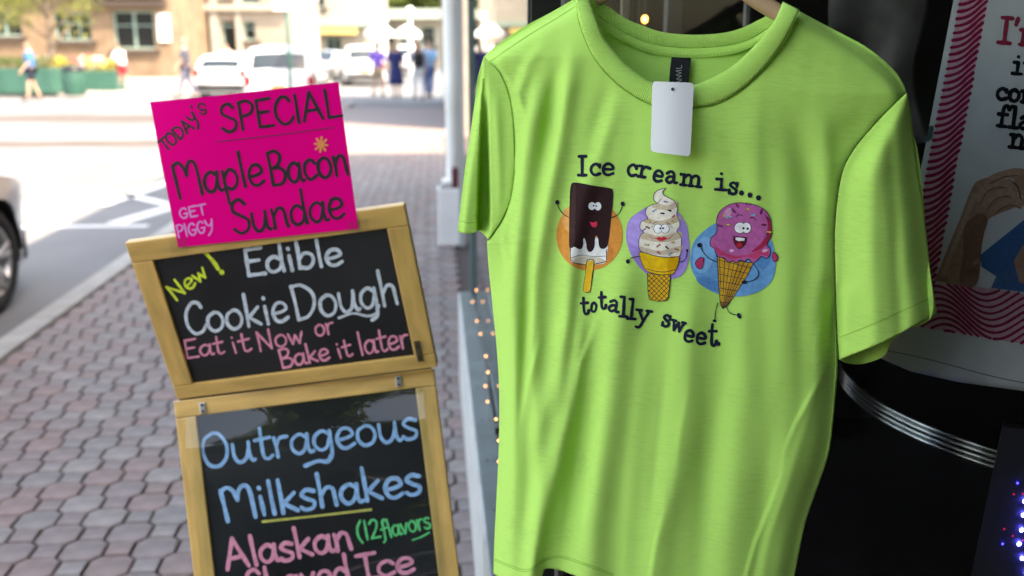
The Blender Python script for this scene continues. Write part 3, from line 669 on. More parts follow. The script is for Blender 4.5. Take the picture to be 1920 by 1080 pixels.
# ---- cars
M_tyre = mat('tyre', (.015,.015,.016), .8, bump=.3, bscale=80); M_rim = mat('alloy_rim', (.55,.56,.58), .3, metal=.8); M_cglass = mat('car_glass', (.02,.03,.035), .05, spec=.8)
M_ctrim = mat('black_trim', (.018,.018,.02), .5); M_red = mat('red_lens', (.35,.01,.02), .15, coat=.5); M_orange = mat('orange_lens', (.7,.28,.03), .3); M_lampg = mat('headlight_lens', (.6,.62,.65), .08, coat=1)
def wheel(parent, loc, side, r=.345, spokes=5):
    w_ = bpy.data.objects.new('wheel', None); COL.objects.link(w_); w_.parent = parent; w_.location = loc; w_.rotation_euler = (random.uniform(0,1), 0, 0)
    b = MB(); b.lathe([(r*.66,-.10),(r*.9,-.108),(r*.985,-.085),(r,-.05),(r,.05),(r*.985,.085),(r*.9,.108),(r*.66,.10),(r*.66,-.10)], n=48, axis='X'); b.obj('tyre', M_tyre, w_, True)
    b = MB(); b.lathe([(r*.68,-.09),(r*.68,.09),(r*.64,.1),(r*.61,.085),(r*.61,-.09)], n=48, axis='X')
    for i in range(spokes):
        for dd in (-.13, .13):
            a = 2*math.pi*i/spokes; a1 = a+dd*1.3; a0 = a+dd*.5
            p0 = Vector((side*.075, math.cos(a0)*r*.16, math.sin(a0)*r*.16)); p1 = Vector((side*.09, math.cos(a1)*r*.64, math.sin(a1)*r*.64)); b.tube([p0, (p0+p1)/2+Vector((side*.006,0,0)), p1], [r*.06, r*.045, r*.05], n=6)
    b.lathe([(0,side*.09),(r*.1,side*.088),(r*.17,side*.07),(r*.17,side*.03)], n=20, axis='X'); b.obj('rim', M_rim, w_, True)
    b = MB(); b.lathe([(0,-side*.01),(r*.6,-side*.01)], n=24, axis='X'); b.obj('brake_disc', M_ctrim, w_)
def car(name, label, prof, glass, Wd, wheels, loc, rz, paint_, plate=None, cat='car', r=.345, zbelt=.95, roofw=.80):
    """prof: closed side outline (y, z) from front bottom over the roof to rear bottom. glass: list of (name, (i0,t0,i1,t1)) on prof plus side windows."""
    t = thing(name, label, cat, loc, rz)
    y1, y0 = max(p[0] for p in prof), min(p[0] for p in prof); zr = max(p[1] for p in prof)
    def hw(y, z):
        e = max(0, (y-(y1-.75))/.75)**2*.20+max(0, ((y0+.55)-y)/.55)**2*.13
        tb = max(0, (z-zbelt)/(zr-zbelt))**1.15*(1-roofw)*Wd; lowt = max(0, (.42-z)/.42)**2*.09
        return Wd-e*Wd/.9-tb-lowt+.02*math.exp(-((z-.72)/.12)**2)-.02
    top = resample([p for p in prof], .09); poly = [tuple(p) for p in top]
    arch = []
    def carved(poly_):
        out = []; bot = poly_[-1]; zb = prof[0][1]
        pts = []
        for wy in sorted(wheels):       # from rear bottom to front bottom
            ra = r+.055
            a0 = math.asin(min(1, (r-zb)/ra)) if r > zb else 0
            for a in np.linspace(math.pi+a0, -a0, 18): pts.append((wy+math.cos(a)*ra, r+math.sin(a)*ra))
        return poly_+pts
    full = carved(poly)
    vv, ff = fill2d(full, .08)
    body = MB()
    for sgn in (-1, 1):
        body.add([(sgn*hw(y, z), y, z) for y, z in vv], [tuple(f) if sgn > 0 else tuple(f[::-1]) for f in ff])
    nS = 12; V = []; F = []
    def tp(y, z, u, out=0.0):
        h = hw(y, z); x = h*u; bul = (1-abs(u)**2.6)
        cz = .05*bul*(1 if z > zbelt*.75 else .3)
        ey = 0
        if y > y1-.5: ey = .16*bul*((y-(y1-.5))/.5)**1.5
        if y < y0+.3: ey = -.10*bul*((y0+.3-y)/.3)
        return Vector((x, y+ey, z+cz))
    for p in top:
        for j in range(nS+1): V.append(tp(p[0], p[1], -1+2*j/nS))
    for i in range(len(top)-1):
        for j in range(nS): a = i*(nS+1)+j; F.append((a, a+1, a+nS+2, a+nS+1))
    body.add(V, F); bo_ = body.obj('body', paint_, t)
    bm = bmesh.new(); bm.from_mesh(bo_.data); bmesh.ops.remove_doubles(bm, verts=bm.verts[:], dist=.004); bm.to_mesh(bo_.data); bm.free(); autosmooth(bo_, 42)
    b = MB(); b.box((0, (y0+y1)/2, .33), (Wd*1.7, (y1-y0)*.93, .2)); b.obj('underbody', M_ctrim, t)
    for wy in wheels:
        for sgn in (-1, 1):
            b = MB(); ra = r+.05
            V = []; F = []; nn = 18
            for i in range(nn+1):
                a = math.pi*i/nn; V += [(sgn*(hw(wy,.6)-.02), wy+math.cos(a)*ra, r+math.sin(a)*ra), (sgn*(hw(wy,.6)-.36), wy+math.cos(a)*ra, r+math.sin(a)*ra)]
            F = [(2*i, 2*i+1, 2*i+3, 2*i+2) for i in range(nn)]; b.add(V, F); b.add([(sgn*(hw(wy,.6)-.34), wy+math.cos(a)*ra, max(.12, r+math.sin(a)*ra)) for a in np.linspace(0, math.pi, 14)], [tuple(range(14))]); b.obj('wheel_arch', M_ctrim, t)
            wheel(t, (sgn*(hw(wy,.5)-.125), wy, r), sgn, r)
    for nm_, g_ in glass:
        if nm_ == 'side_window':
            for sgn in (-1, 1):
                v2, f2 = fill2d(g_, .12); mesh('side_window', [(sgn*(hw(y, z)+.006), y, z) for y, z in v2], [tuple(f) if sgn > 0 else tuple(f[::-1]) for f in f2], M_cglass, t, True)
        else:
            (ya, za), (yb, zb), um = g_; V = []; F = []; n1, n2 = 8, 12
            nrm = Vector((0, zb-za, -(yb-ya))); nrm.normalize()
            if nrm.z < 0: nrm = -nrm
            for i in range(n1+1):
                y, z = ya+(yb-ya)*i/n1, za+(zb-za)*i/n1
                for j in range(n2+1): V.append(tp(y, z, um*(-1+2*j/n2))+nrm*.022)
            for i in range(n1):
                for j in range(n2): a = i*(n2+1)+j; F.append((a, a+1, a+n2+2, a+n2+1))
            mesh(nm_, V, F, M_cglass, t, True)
    for sgn in (-1, 1):
        b = MB(); b.box((sgn*(hw(y0+.12, .85)*.93), y0+.045, .86), (.17, .13, .24), bev=.03); b.obj('tail_light', M_red, t)
        b = MB(); b.box((sgn*(hw(y1-.2, .65)*.76), y1-.20, .68), (.30, .26, .12), rz=-sgn*.5, bev=.04); b.obj('headlight', M_lampg, t)
        b = MB(); b.box((sgn*(Wd+.05), y1-1.55, 1.02), (.17, .1, .13), bev=.035); b.obj('wing_mirror', paint_, t)
        for yy in (.1, -.85): b = MB(); b.box((sgn*(hw(yy, .82)+.012), yy, .85), (.02, .17, .028), bev=.008); b.obj('door_handle', paint_, t)
    b = MB(); b.box((0, y0-.03, .42), (Wd*1.75, .14, .2), bev=.05); b.obj('rear_bumper', M_ctrim, t)
    b = MB(); b.box((0, y1+.06, .38), (Wd*1.2, .1, .14), bev=.03); b.obj('front_grille', M_ctrim, t)
    if plate:
        b = MB(); b.box((0, y0-.125, .68), (.34, .012, .13)); b.obj('number_plate', plate, t)
    return t
M_silver = mat('silver_paint', (.40,.41,.42), .28, metal=.25, coat=.6); M_cwhite = mat('white_car_paint', (.78,.78,.77), .3, coat=.7); M_cgrey = mat('grey_car_paint', (.35,.37,.39), .3, coat=.7)
suvp = [(2.22,.24),(2.3,.5),(2.25,.78),(2.0,.93),(1.15,1.04),(.45,1.62),(.1,1.68),(-1.5,1.66),(-1.95,1.58),(-2.25,1.0),(-2.3,.6),(-2.2,.26)]
suvg = [('windshield', ((1.12,1.06),(.47,1.60),.86)), ('rear_window', ((-2.19,1.10),(-2.0,1.48),.84)), ('side_window', [(.95,1.06),(.38,1.56),(-.12,1.58),(-.12,1.03)]), ('side_window', [(-.2,1.03),(-.2,1.58),(-1.15,1.56),(-1.1,1.03)]), ('side_window', [(-1.22,1.04),(-1.25,1.55),(-1.75,1.5),(-1.9,1.08)])]
hatp = [(2.0,.22),(2.08,.45),(2.02,.68),(1.75,.82),(.98,.96),(.2,1.40),(-.2,1.45),(-1.3,1.40),(-1.7,1.25),(-2.0,.92),(-2.05,.55),(-1.95,.24)]
hatg = [('windshield', ((.95,.98),(.22,1.38),.86)), ('rear_window', ((-1.94,.99),(-1.72,1.22),.8)), ('side_window', [(.75,.95),(.15,1.32),(-.3,1.34),(-.3,.93)]), ('side_window', [(-.38,.93),(-.38,1.34),(-1.2,1.31),(-1.35,.95)])]
def ploc(px, D, z=-.12): p = at(px, 85, D); return (p.x, p.y, z)
# near car at the left edge: front wheel and nose in frame
car('parked_car', 'silver car parked at the kerb with its front wheel at the left edge', hatp, hatg, .90, (1.22,-1.28), (-3.71, 5.38, -.12), 0, M_silver, r=.35, roofw=.76)
car('parked_suv', 'white SUV seen from behind with grey rear window, right behind the teal sign post', suvp, suvg, .93, (1.35,-1.35), ploc(538, 27.5), R(2), M_cwhite, M_orange, cat='suv', r=.36)
car('parked_hatchback', 'white hatchback partly hidden to the left of the white SUV', hatp, hatg, .88, (1.22,-1.28), ploc(447, 34.0), R(-8), M_cwhite, r=.33)
car('oncoming_car', 'grey car standing further away to the right of the white SUV', hatp, hatg, .88, (1.22,-1.28), ploc(608, 48), R(160), M_cgrey, r=.33)
car('parked_van', 'white tall car with orange plate beside the purple-topped walker', suvp, suvg, .93, (1.35,-1.35), ploc(682, 46), R(4), M_cwhite, M_orange, cat='car', r=.36)
car('distant_suv', 'small distant white SUV behind the walking crowd', suvp, suvg, .93, (1.35,-1.35), ploc(768, 60), R(-4), M_cwhite, cat='suv', r=.36)

# ---- people
def skinobj(name, verts, edges, rad, m, parent, sub=1):
    me = bpy.data.meshes.new(name); me.from_pydata(verts, edges, []); me.materials.append(m)
    o = bpy.data.objects.new(name, me); COL.objects.link(o); o.parent = parent
    sk = o.modifiers.new('skin', 'SKIN'); sk.use_smooth_shade = True
    for i, r_ in enumerate(rad):
        v = me.skin_vertices[0].data[i]; v.radius = r_ if hasattr(r_, '__len__') else (r_, r_)
    me.skin_vertices[0].data[0].use_root = True
    ss = o.modifiers.new('subsurf', 'SUBSURF'); ss.levels = sub; ss.render_levels = sub
    return o
M_skin = mat('skin', (.50,.30,.22), .6); M_skin2 = mat('skin_tan', (.40,.23,.16), .6); M_shoe = mat('shoe', (.05,.05,.05), .6)
def cloth(c): return mat('cloth', c, .9, var=.12, vscale=12)
def person(label, px, D, h, facing, topc, botc, hairc, stride=.25, shorts=True, dress=False, longhair=False, bag=None, lean=0, skin=M_skin, arms=(.2,-.2)):
    p = at(px, 85, D); t = thing('person', label, 'person', (p.x, p.y, 0), facing); k = h/1.75
    def J(x, y, z): return ((x)*k, (y+lean*max(0, z-.9))*k, z*k)
    V = []; E = []; Rr = []
    def v(x, y, z, r_, par=None):
        V.append(J(x, y, z)); Rr.append(tuple(q*k for q in r_) if hasattr(r_, '__len__') else r_*k)
        if par is not None: E.append((par, len(V)-1))
        return len(V)-1
    pel = v(0,0,.95,(.15,.11)); wa = v(0,0,1.1,(.13,.10),pel); ch = v(0,.01,1.3,(.16,.115),wa); sh = v(0,.0,1.42,(.12,.09),ch); nk = v(0,.0,1.50,.055,sh)
    hd0 = v(0,.015,1.57,(.07,.08),nk); hd1 = v(0,.02,1.66,(.075,.092),hd0); v(0,.01,1.73,(.055,.07),hd1)
    legs = {}; armj = {}
    for sg, st in ((-1, stride), (1, -stride)):
        hp = v(sg*.09, 0, .88, .095, pel); kn = v(sg*.10, st*.55+.03, .5, .06, hp); an = v(sg*.10, st*1.15-(.0 if st > 0 else .05), .10, .04, kn); ft = v(sg*.11, st*1.15+.06, .04, .04, an); v(sg*.12, st*1.15+.17, .035, .03, ft); legs[sg] = (hp, kn, an)
        a = arms[0] if sg < 0 else arms[1]
        s0 = v(sg*.18, 0, 1.40, .06, sh); el = v(sg*.24, -.02+a*.4, 1.13, .042, s0); wr = v(sg*.25, .08+a*.95, .92, .03, el); pm = v(sg*.25, .10+a*1.1, .85, (.022,.035), wr)
        for f in range(4): q = v(sg*.245, .085+a*1.15+f*.018-.01, .795-.004*(1.5-f)**2, .0085, pm); v(sg*.235, .085+a*1.2+f*.018-.01, .765-.004*(1.5-f)**2, .0075, q)
        th = v(sg*.225, .13+a*1.1, .83, .010, pm); v(sg*.22, .14+a*1.12, .80, .008, th); armj[sg] = (s0, el, wr)
    skinobj('body', V, E, Rr, skin, t)
    def pts(ids, radd): return [V[i] for i in ids], radd
    # face: nose, ears, eyes, mouth
    def hp_(x, y, z): return Vector(J(x, y, z))
    b = MB(); b.add([hp_(0,.125,1.635), hp_(-.012,.10,1.60), hp_(.012,.10,1.60), hp_(0,.095,1.655)], [(0,1,2),(0,3,1),(0,2,3)]); b.obj('nose', skin, t)
    for sg in (-1, 1):
        b = MB(); b.lathe([(0,.006*k),(.009*k,.002*k),(0,-.006*k)], hp_(sg*.03,.106,1.655), n=8, axis='Y'); b.obj('eye', M_dark, t)
        b = MB(); b.box(hp_(sg*.082,.015,1.64), (.014*k,.03*k,.05*k), bev=.004); b.obj('ear', skin, t)
    b = MB(); b.box(hp_(0,.104,1.585), (.045*k,.008*k,.009*k)); b.obj('mouth', mat('lips', (.35,.1,.09), .5), t)
    b = MB(); n1, n2 = 8, 16; VV = []; FF = []
    for i in range(n1+1):
        f = i/n1*(2.0 if longhair else 1.62)
        for j in range(n2):
            a = 2*math.pi*j/n2; fr_ = 1 if math.sin(a) > 0.3 else 0; ff_ = min(f, 1.0) if fr_ else f
            VV.append(hp_(.092*math.sin(ff_)*math.cos(a), .0+.108*math.sin(ff_)*math.sin(a)+.008, 1.665+.105*math.cos(ff_)-(.14*(f/2)**3 if (longhair and not fr_) else 0)))
    for i in range(n1):
        for j in range(n2): FF.append((i*n2+j, i*n2+(j+1) % n2, (i+1)*n2+(j+1) % n2, (i+1)*n2+j))
    b.add(VV, FF); b.obj('hair', mat('hair', hairc, .7, var=.3, vscale=60), t, True)
    # shirt
    mt = cloth(topc); SV = [J(0,0,.90), J(0,0,1.1), J(0,.01,1.3), J(0,0,1.43), J(-.19,0,1.40), V[armj[-1][1]], J(.19,0,1.40), V[armj[1][1]]]
    SR = [(.205*k,.165*k), (.19*k,.155*k), (.205*k,.155*k), (.14*k,.11*k), .085*k, .078*k, .085*k, .078*k]
    skinobj('shirt' if not dress else 'dress_top', SV, [(0,1),(1,2),(2,3),(3,4),(4,5),(3,6),(6,7)], SR, mt, t)
    mb = cloth(botc)
    if dress:
        b = MB(); b.lathe([(.15*k,1.0*k),(.19*k,.88*k),(.24*k,.6*k),(.28*k,.42*k),(.27*k,.42*k),(.18*k,.85*k)], n=20); b.obj('skirt', mt, t, True)
    else:
        BV = [J(0,0,.96)]; BE = []; BR = [(.165*k,.125*k)]
        for sg in (-1, 1):
            hp, kn, an = legs[sg]; i0 = len(BV); BV.append(V[hp]); BR.append(.115*k); BE.append((0, i0)); a_ = Vector(V[hp]); b_ = Vector(V[kn])
            if shorts: BV.append(tuple(a_.lerp(b_, .85))); BR.append(.095*k); BE.append((i0, i0+1))
            else: BV.append(V[kn]); BR.append(.082*k); BE.append((i0, i0+1)); BV.append(tuple(Vector(V[kn]).lerp(Vector(V[an]), .95))); BR.append(.065*k); BE.append((i0+1, i0+2))
        skinobj('shorts' if shorts else 'trousers', BV, BE, BR, mb, t)
    for sg in (-1, 1):
        q = Vector(V[legs[sg][2]]); b = MB(); b.box((q.x, q.y+.07*k, .045*k), (.10*k,.28*k,.085*k), bev=.03*k); b.obj('shoe', M_shoe, t)
    if bag:
        b = MB(); b.box(hp_(0,-.2,1.22), (.30*k,.18*k,.42*k), bev=.06*k); b.obj('backpack_strap_side', cloth(bag), t).name = 'backpack'
        for sg in (-1, 1): b = MB(); b.tube([hp_(sg*.1,-.13,1.42), hp_(sg*.11,.0,1.52), hp_(sg*.11,.14,1.38), hp_(sg*.12,.12,1.15), hp_(sg*.13,-.12,1.05)], .018*k); b.obj('strap', cloth(bag), t)
    return t
AW = math.pi
person('person in a light blue T-shirt and dark shorts walking past the green planter wall', 52, 30.5, 1.72, R(120), (.045,.19,.42), (.015,.02,.04), (.12,.08,.05), .14)
person('person in a loose white shirt and red shorts by the stone building corner', 226, 37, 1.66, R(60), (.8,.8,.78), (.55,.04,.06), (.10,.07,.05), .12, lean=.25, arms=(.5,.5))
person('person in dark grey shirt and grey trousers crossing toward the beige building', 345, 31.5, 1.80, R(100), (.07,.08,.11), (.12,.13,.19), (.25,.2,.16), .2, shorts=False)
person('person in a purple top and tan shorts beside the white tall car', 707, 33, 1.68, R(20), (.22,.12,.55), (.45,.32,.22), (.1,.06,.04), .15, longhair=True)
person('person in a navy dress walking away on the far sidewalk', 741, 31.5, 1.70, R(-5), (.012,.018,.10), (.012,.018,.10), (.3,.2,.12), .12, dress=True, longhair=True, skin=M_skin2)
person('person with brown hair, white trousers and a black backpack on the far sidewalk', 783, 30.5, 1.70, R(5), (.35,.36,.4), (.72,.72,.74), (.28,.12,.06), .14, shorts=False, longhair=True, bag=(.015,.015,.018))
person('person in light blue top and blue jeans next to the backpack walker', 803, 31.5, 1.76, R(-10), (.22,.45,.68), (.05,.12,.30), (.15,.1,.07), .2, shorts=False)
person('person in a pale pink top by the doorway of the beige building', 424, 50, 1.65, R(170), (.6,.45,.42), (.3,.3,.35), (.12,.08,.05), .05, shorts=False)

# ---- added out of view behind the camera, to darken reflections and frontal light
def add_blocker_van():  # unseen dark van, added to block bright reflections and frontal light
    t = thing('blocker_van', 'unseen dark blue van added behind the camera to block bright reflections', 'van', (-3.75, -5.2, -.12), 0)
    m = mat('navy_paint', (.012,.018,.035), .3, coat=.5)
    b = MB(); b.box((0, -.6, 1.33), (2.0, 4.6, 2.46), bev=.08); b.obj('cargo_body', m, t); b = MB(); b.box((0, 2.3, 1.0), (1.95, 1.6, 1.3), bev=.2); b.obj('bonnet', m, t)
    b = MB(); b.box((0, 1.62, 1.95), (1.8, .5, .8), bev=.15); b.obj('cab', M_cglass, t)
    for yy in (-2.0, 2.2):
        for sg in (-1, 1): wheel(t, (sg*.88, yy, .36), sg, .36)
add_blocker_van()
tree('unseen large dark tree added behind the camera to darken reflections', 0, 5, 7.5, 3.0, 2.4, 4200, M_leaf, leaf=.22).location = (-2.9, -9.5, 0)  # unseen tree, added so the glass mirrors something dark
bb = thing('dark_blocker', 'unseen dark block added behind the camera to darken reflections', 'building', (-6, -24, 0)); b = MB(); b.box((0,0,4), (22,8,8)); b.obj('wall', mat('dark_brick', (.07,.05,.045), .9, var=.2, vscale=2), bb)  # unseen mass, added and sized to darken what glass and boards mirror
for i in range(6):
    b = MB(); b.box((-8.5+i*3.4, 4.02, 4), (1.4,.06,2.2)); b.obj('window', M_pane, bb)

# ================================================================== THE SANDWICH BOARD
M_wood = mat('varnished_pine', (.68,.40,.12), .42, var=.2, vscale=7, bump=.2, bscale=40, coat=.15)
nt = M_wood.node_tree
mp = nt.nodes.new('ShaderNodeMapping'); mp.inputs['Scale'].default_value = (3, 14, 14); tcn = [n_ for n_ in nt.nodes if n_.type == 'TEX_COORD'][0]
for n_ in nt.nodes:
    if n_.type == 'TEX_NOISE' and abs(n_.inputs['Scale'].default_value-7) < .1: nt.links.new(tcn.outputs['UV'], mp.inputs[0]); nt.links.new(mp.outputs[0], n_.inputs['Vector']); n_.inputs['Scale'].default_value = 3
M_slate = mat('chalkboard_black', (.004,.004,.0045), .5, var=.2, vscale=5, var2=(.020,.020,.021), bump=.1, bscale=200)
M_slatecover = mat('chalkboard_glossy', (.004,.0045,.006), .3, var=.2, vscale=4, var2=(.018,.019,.021), bump=.12, bscale=12, dist=.002)
M_zinc = mat('zinc_clip', (.5,.5,.5), .3, metal=.9)
def parallelogram(c, d0):
    r = [np.array(ray(*p)) for p in c]; A = np.array([r[1], -r[2], r[3]]).T; d = np.linalg.solve(A, d0*r[0])
    return [CP+Vector(r[0])*d0]+[CP+Vector(r[i])*float(d[i-1]) for i in (1, 2, 3)]
class Plane:
    def __init__(s, c, d0):
        P = parallelogram(c, d0); s.P = P; s.o = P[0]; s.u = P[1]-P[0]; s.v = P[3]-P[0]; s.W, s.H = s.u.length, s.v.length
        s.u.normalize(); s.n = s.u.cross(s.v).normalized()
        if s.n.dot(CP-s.o) < 0: s.n = -s.n
        s.v = s.n.cross(s.u).normalized(); s.v = s.v if s.v.z < 0 else -s.v; s.M = Matrix((s.u, s.v, s.n)).transposed()
    def at(s, a, b, c=0): return s.o+s.u*a+s.v*b+s.n*c
    def fn(s, lift=0.0, sc_=1, ox=0, oy=0):
        def f(x, y, off): return hitpl(ox+x*sc_, oy+y*sc_, s.o+s.n*lift, s.n)+s.n*off
        return f
sign = thing('sandwich_board', 'wooden-framed sandwich board with two black chalkboards lettered in coloured chalk', 'sandwich board', (0, 0, 0))
def rail(pl, a0, b0, a1, b1, th, name, m, c0=0.0, bev=.0025):
    ca, cb = (a0+a1)/2, (b0+b1)/2; sx, sy = abs(a1-a0), abs(b1-b0)
    b = MB(); b.box(pl.at(ca, cb, -th/2+c0), (sx, sy, th), rot=pl.M, bev=bev); o = b.obj(name, m, sign)
    uvn = o.data.uv_layers.new(name='UVMap'); 
    for lp in o.data.loops:
        q = o.data.vertices[lp.vertex_index].co-pl.o; a_, b_ = q.dot(pl.u), q.dot(pl.v)
        uvn.data[lp.index].uv = ((a_, b_+ca*3.1) if sx > sy else (b_, a_+cb*2.7))
    return o
T = Plane([(234,456),(758,384),(806,690),(318,751)], 1.85)
L = Plane([(325,753),(813,691),(872,1080),(381,1143)], 1.985)
fw = .041
for pl, Hh in ((T, T.H), (L, .86)):
    fwt = fw if pl is T else .034
    rail(pl, 0, 0, pl.W, fwt, .020, 'frame_rail', M_wood)
    rail(pl, 0, Hh-(.03 if pl is T else .05), pl.W, Hh, .020, 'frame_rail', M_wood)
    e = Hh-(.03 if pl is T else .05)-.0004
    rail(pl, 0, fwt+.0004, fw, e, .0196, 'frame_stile', M_wood); rail(pl, pl.W-fw, fwt+.0004, pl.W, e, .0196, 'frame_stile', M_wood)
    b = MB(); b.box(pl.at(pl.W/2, (fwt+e)/2, -.011), (pl.W-2*fw+.01, e-fwt+.01, .008), rot=pl.M); b.obj('chalkboard_panel', M_slate if pl is T else M_slatecover, sign)
b = MB(); b.box(L.at(L.W/2, 0, -.024), (L.W-.01, .05, .006), rot=L.M); b.obj('seam_strip', M_dark, sign)  # added dark strip so the gap between the boards reads as a dark line
# legs down to the pavement and the rear leaf
for a_ in (fw/2, L.W-fw/2):
    p0 = L.at(a_, .86, -.010); tt = (p0.z-.004)/(-L.v.z); p1 = p0+L.v*tt
    b = MB(); b.tube([p0, p1], .019, n=4); b.obj('leg', M_wood, sign)
    q0 = L.at(a_, .02, -.035); q1 = Vector((q0.x+.03, q0.y+.42, .004)); b = MB(); b.tube([q0, q1], .017, n=4); b.obj('rear_leg', M_wood, sign)
q0, q1 = L.at(.03, .45, -.14), L.at(L.W-.03, .45, -.14); b = MB(); b.tube([q0, q1], .013, n=4); b.obj('rear_rail', M_wood, sign)
b = MB(); q0 = L.at(.03, .55, -.02); b.tube([q0, q0+Vector((.02,.30,-.1))], .0018); b.obj('spreader_chain', M_zinc, sign)
# hinge plates and clips
def platepx(pl, px, py, w, h, name, m, lift=.003):
    q = hitpl(px, py, pl.o, pl.n)+pl.n*lift; b = MB(); b.box(q, (w, h, .004), rot=pl.M, bev=.001)
    for s_ in (-.3, .3): b.lathe([(0,.0035),(.0022,.003),(.003,.001)], (0,0,0), n=8)
    b2 = MB(); b2.box(q, (w, h, .004), rot=pl.M, bev=.001); o = b2.obj(name, m, sign)
    for s_ in (-.28, .28):
        c = MB(); c.box(q+pl.v*(h*s_)+pl.n*.003, (w*.35, w*.35, .002), rot=pl.M); c.obj('screw', M_dark, o)
platepx(T, 785, 658, .011, .044, 'hinge_plate', mat('aged_brass', (.13,.10,.06), .5, metal=.6), .0015)
platepx(L, 381, 765, .012, .022, 'clip', M_zinc, .002); platepx(L, 748, 715, .012, .022, 'clip', M_zinc, .002)
# clear sheet held by the clips over the lower chalkboard
P4 = [hitpl(x, y, L.o+L.n*.0022, L.n) for x, y in ((348,782),(792,722),(846,1150),(388,1190))]
V = []; F = []
for i in range(17):
    for j in range(13):
        v_, u_ = i/16, j/12; q = (P4[0]*(1-u_)+P4[1]*u_)*(1-v_)+(P4[3]*(1-u_)+P4[2]*u_)*v_
        V.append(q+L.n*(.022*math.exp(-((v_-.17)/.10)**2)*(.75+.25*math.sin(u_*9))+.002*math.sin(v_*17+u_*3)))
for i in range(16):
    for j in range(12): a = i*13+j; F.append((a, a+1, a+14, a+13))
mesh('clear_cover_sheet', V, F, M_glass, sign, True)
# lettering
C_white, C_blue, C_pink, C_green, C_yel = (.62,.68,.74), (.27,.50,.78), (1.0,.30,.42), (.05,.62,.20), (.72,.82,.06)
def chalk(c): return mat('chalk', c, .85, var=.22, vscale=90)
def Z(scale, ox, oy): return scale, ox, oy
fT = T.fn(-.0068, .3611, 220, 370); fL = L.fn(-.0068, .3704, 300, 680)
fK_ = None
def lettering(parent, m, fn, items, w, name='lettering', step=6):
    acc = ([], []); _lay[0] = 0
    for it in items:
        if isinstance(it[0], str): word(acc, it[0], *it[1:6], (it[6] if len(it) > 6 else w)*(.86 if fn is not fK_ else 1), fn, step=step)
        else: stroke(acc, it[0], it[1], fn, step)
    return paint(name, acc, m, parent)
lettering(sign, chalk(C_yel), fT, [('New', 300,540, 478,402, 92, 15), ([(455,285),(500,335),(524,372)], 20), ([(541,388),(544,391)], 27)], 15)
lettering(sign, chalk(C_white), fT, [('Edible', 664,408, 1180,345, 140, 23), ('Cookie', 358,715, 900,640, 168, 21), ('Dough', 920,640, 1470,548, 185, 21), ([(1360,560),(1345,600),(1300,616),(1225,602),(1150,626)], 13)], 20)
lettering(sign, chalk(C_pink), fT, [('Eat', 352,838, 560,808, 96, 14), ('it', 595,812, 700,792, 100, 14), ('Now', 732,800, 975,752, 104, 14), ('or', 1030,722, 1130,704, 98, 14), ('Bake', 850,890, 1110,838, 100, 15), ('it', 1145,838, 1225,820, 92, 14), ('later', 1258,822, 1522,778, 120, 15)], 14)
lettering(sign, chalk(C_blue), fL, [('Outrageous', 218,532, 1318,380, 172, 21), ([(865,470),(850,500),(800,498),(735,522)], 20), ('Milkshakes', 318,800, 1335,660, 168, 25)], 21)
lettering(sign, chalk(C_pink), fL, [('Alaskan', 335,1048, 985,940, 150, 25), ('Shaved', 445,1200, 975,1118, 150, 25), ('Jce', 1005,1102, 1300,1058, 128, 24)], 24)
lettering(sign, chalk(C_green), fL, [('(12', 1000,905, 1120,885, 96, 14), ('flavors', 1125,892, 1376,834, 92, 14), ([(1280,897),(1322,882),(1362,860)], 9)], 14)
lettering(sign, mat('chalk_yellow', (.62,.55,.12), .85, var=.2, vscale=90), fL, [([(520,805),(790,776),(1067,744)], 12)], 12)

# ---- bright pink card in front of the top board
Kb = [hitpl(x, y, T.o+T.n*.004, T.n) for x, y in ((672,429),(334,464))]
r0, r1 = np.array(ray(280,192)), np.array(ray(634,154)); dd = np.linalg.lstsq(np.array([r0, -r1]).T, np.array(Kb[1]-Kb[0]), rcond=None)[0]
Kt = [CP+Vector(r0)*float(dd[0]), CP+Vector(r1)*float(dd[1])]
kc = [Kt[0], Kt[1], Kb[0], Kb[1]]
kn = (kc[1]-kc[0]).cross(kc[3]-kc[0]).normalized(); kn = kn if kn.dot(CP-kc[0]) > 0 else -kn
Kh = np.array([[280,192],[634,154],[672,429],[334,464]], float)
def homog(src, dst):
    A = []
    for (x, y), (u, v) in zip(src, dst): A += [[x,y,1,0,0,0,-u*x,-u*y,-u],[0,0,0,x,y,1,-v*x,-v*y,-v]]
    return np.linalg.svd(np.array(A))[2][-1].reshape(3, 3)
HK = homog(Kh, [(0,0),(1,0),(1,1),(0,1)])
def cardpt(px, py, off):
    q = HK@np.array([px, py, 1.]); a, b_ = q[0]/q[2], q[1]/q[2]
    P = kc[0]*(1-a)*(1-b_)+kc[1]*a*(1-b_)+kc[2]*a*b_+kc[3]*(1-a)*b_
    bow = .007*math.sin(math.pi*a)*(1-b_)+.0035*math.sin(a*5+1)*(1-b_)*a
    curl = -.010*max(0, .25-a)**2*16*max(0,(1-b_)-.6)
    return P+kn*(off+bow+curl)
M_pink = mat('fluorescent_card', (1.0,.0005,.235), .8, var=.02, vscale=4, spec=.08)
card = None
V = []; F = []; nn = 24
for i in range(nn+1):
    for j in range(nn+1):
        a, b_ = i/nn, j/nn; top_ = Kh[0]*(1-a)+Kh[1]*a; bot_ = Kh[3]*(1-a)+Kh[2]*a; q = top_*(1-b_)+bot_*b_; V.append(cardpt(q[0], q[1], 0))
for i in range(nn):
    for j in range(nn): a = i*(nn+1)+j; F.append((a, a+1, a+nn+2, a+nn+1))
card = thing('paper_sign', 'bright pink card hand-lettered in black marker, taped to the top of the sandwich board', 'paper sign', (0,0,0))
pc_ = solid(mesh('card', V, F, M_pink, card, False), .0006, -1)
fK = lambda x, y, off: cardpt(260+.3147*x, 130+.3147*y, off+.0004)
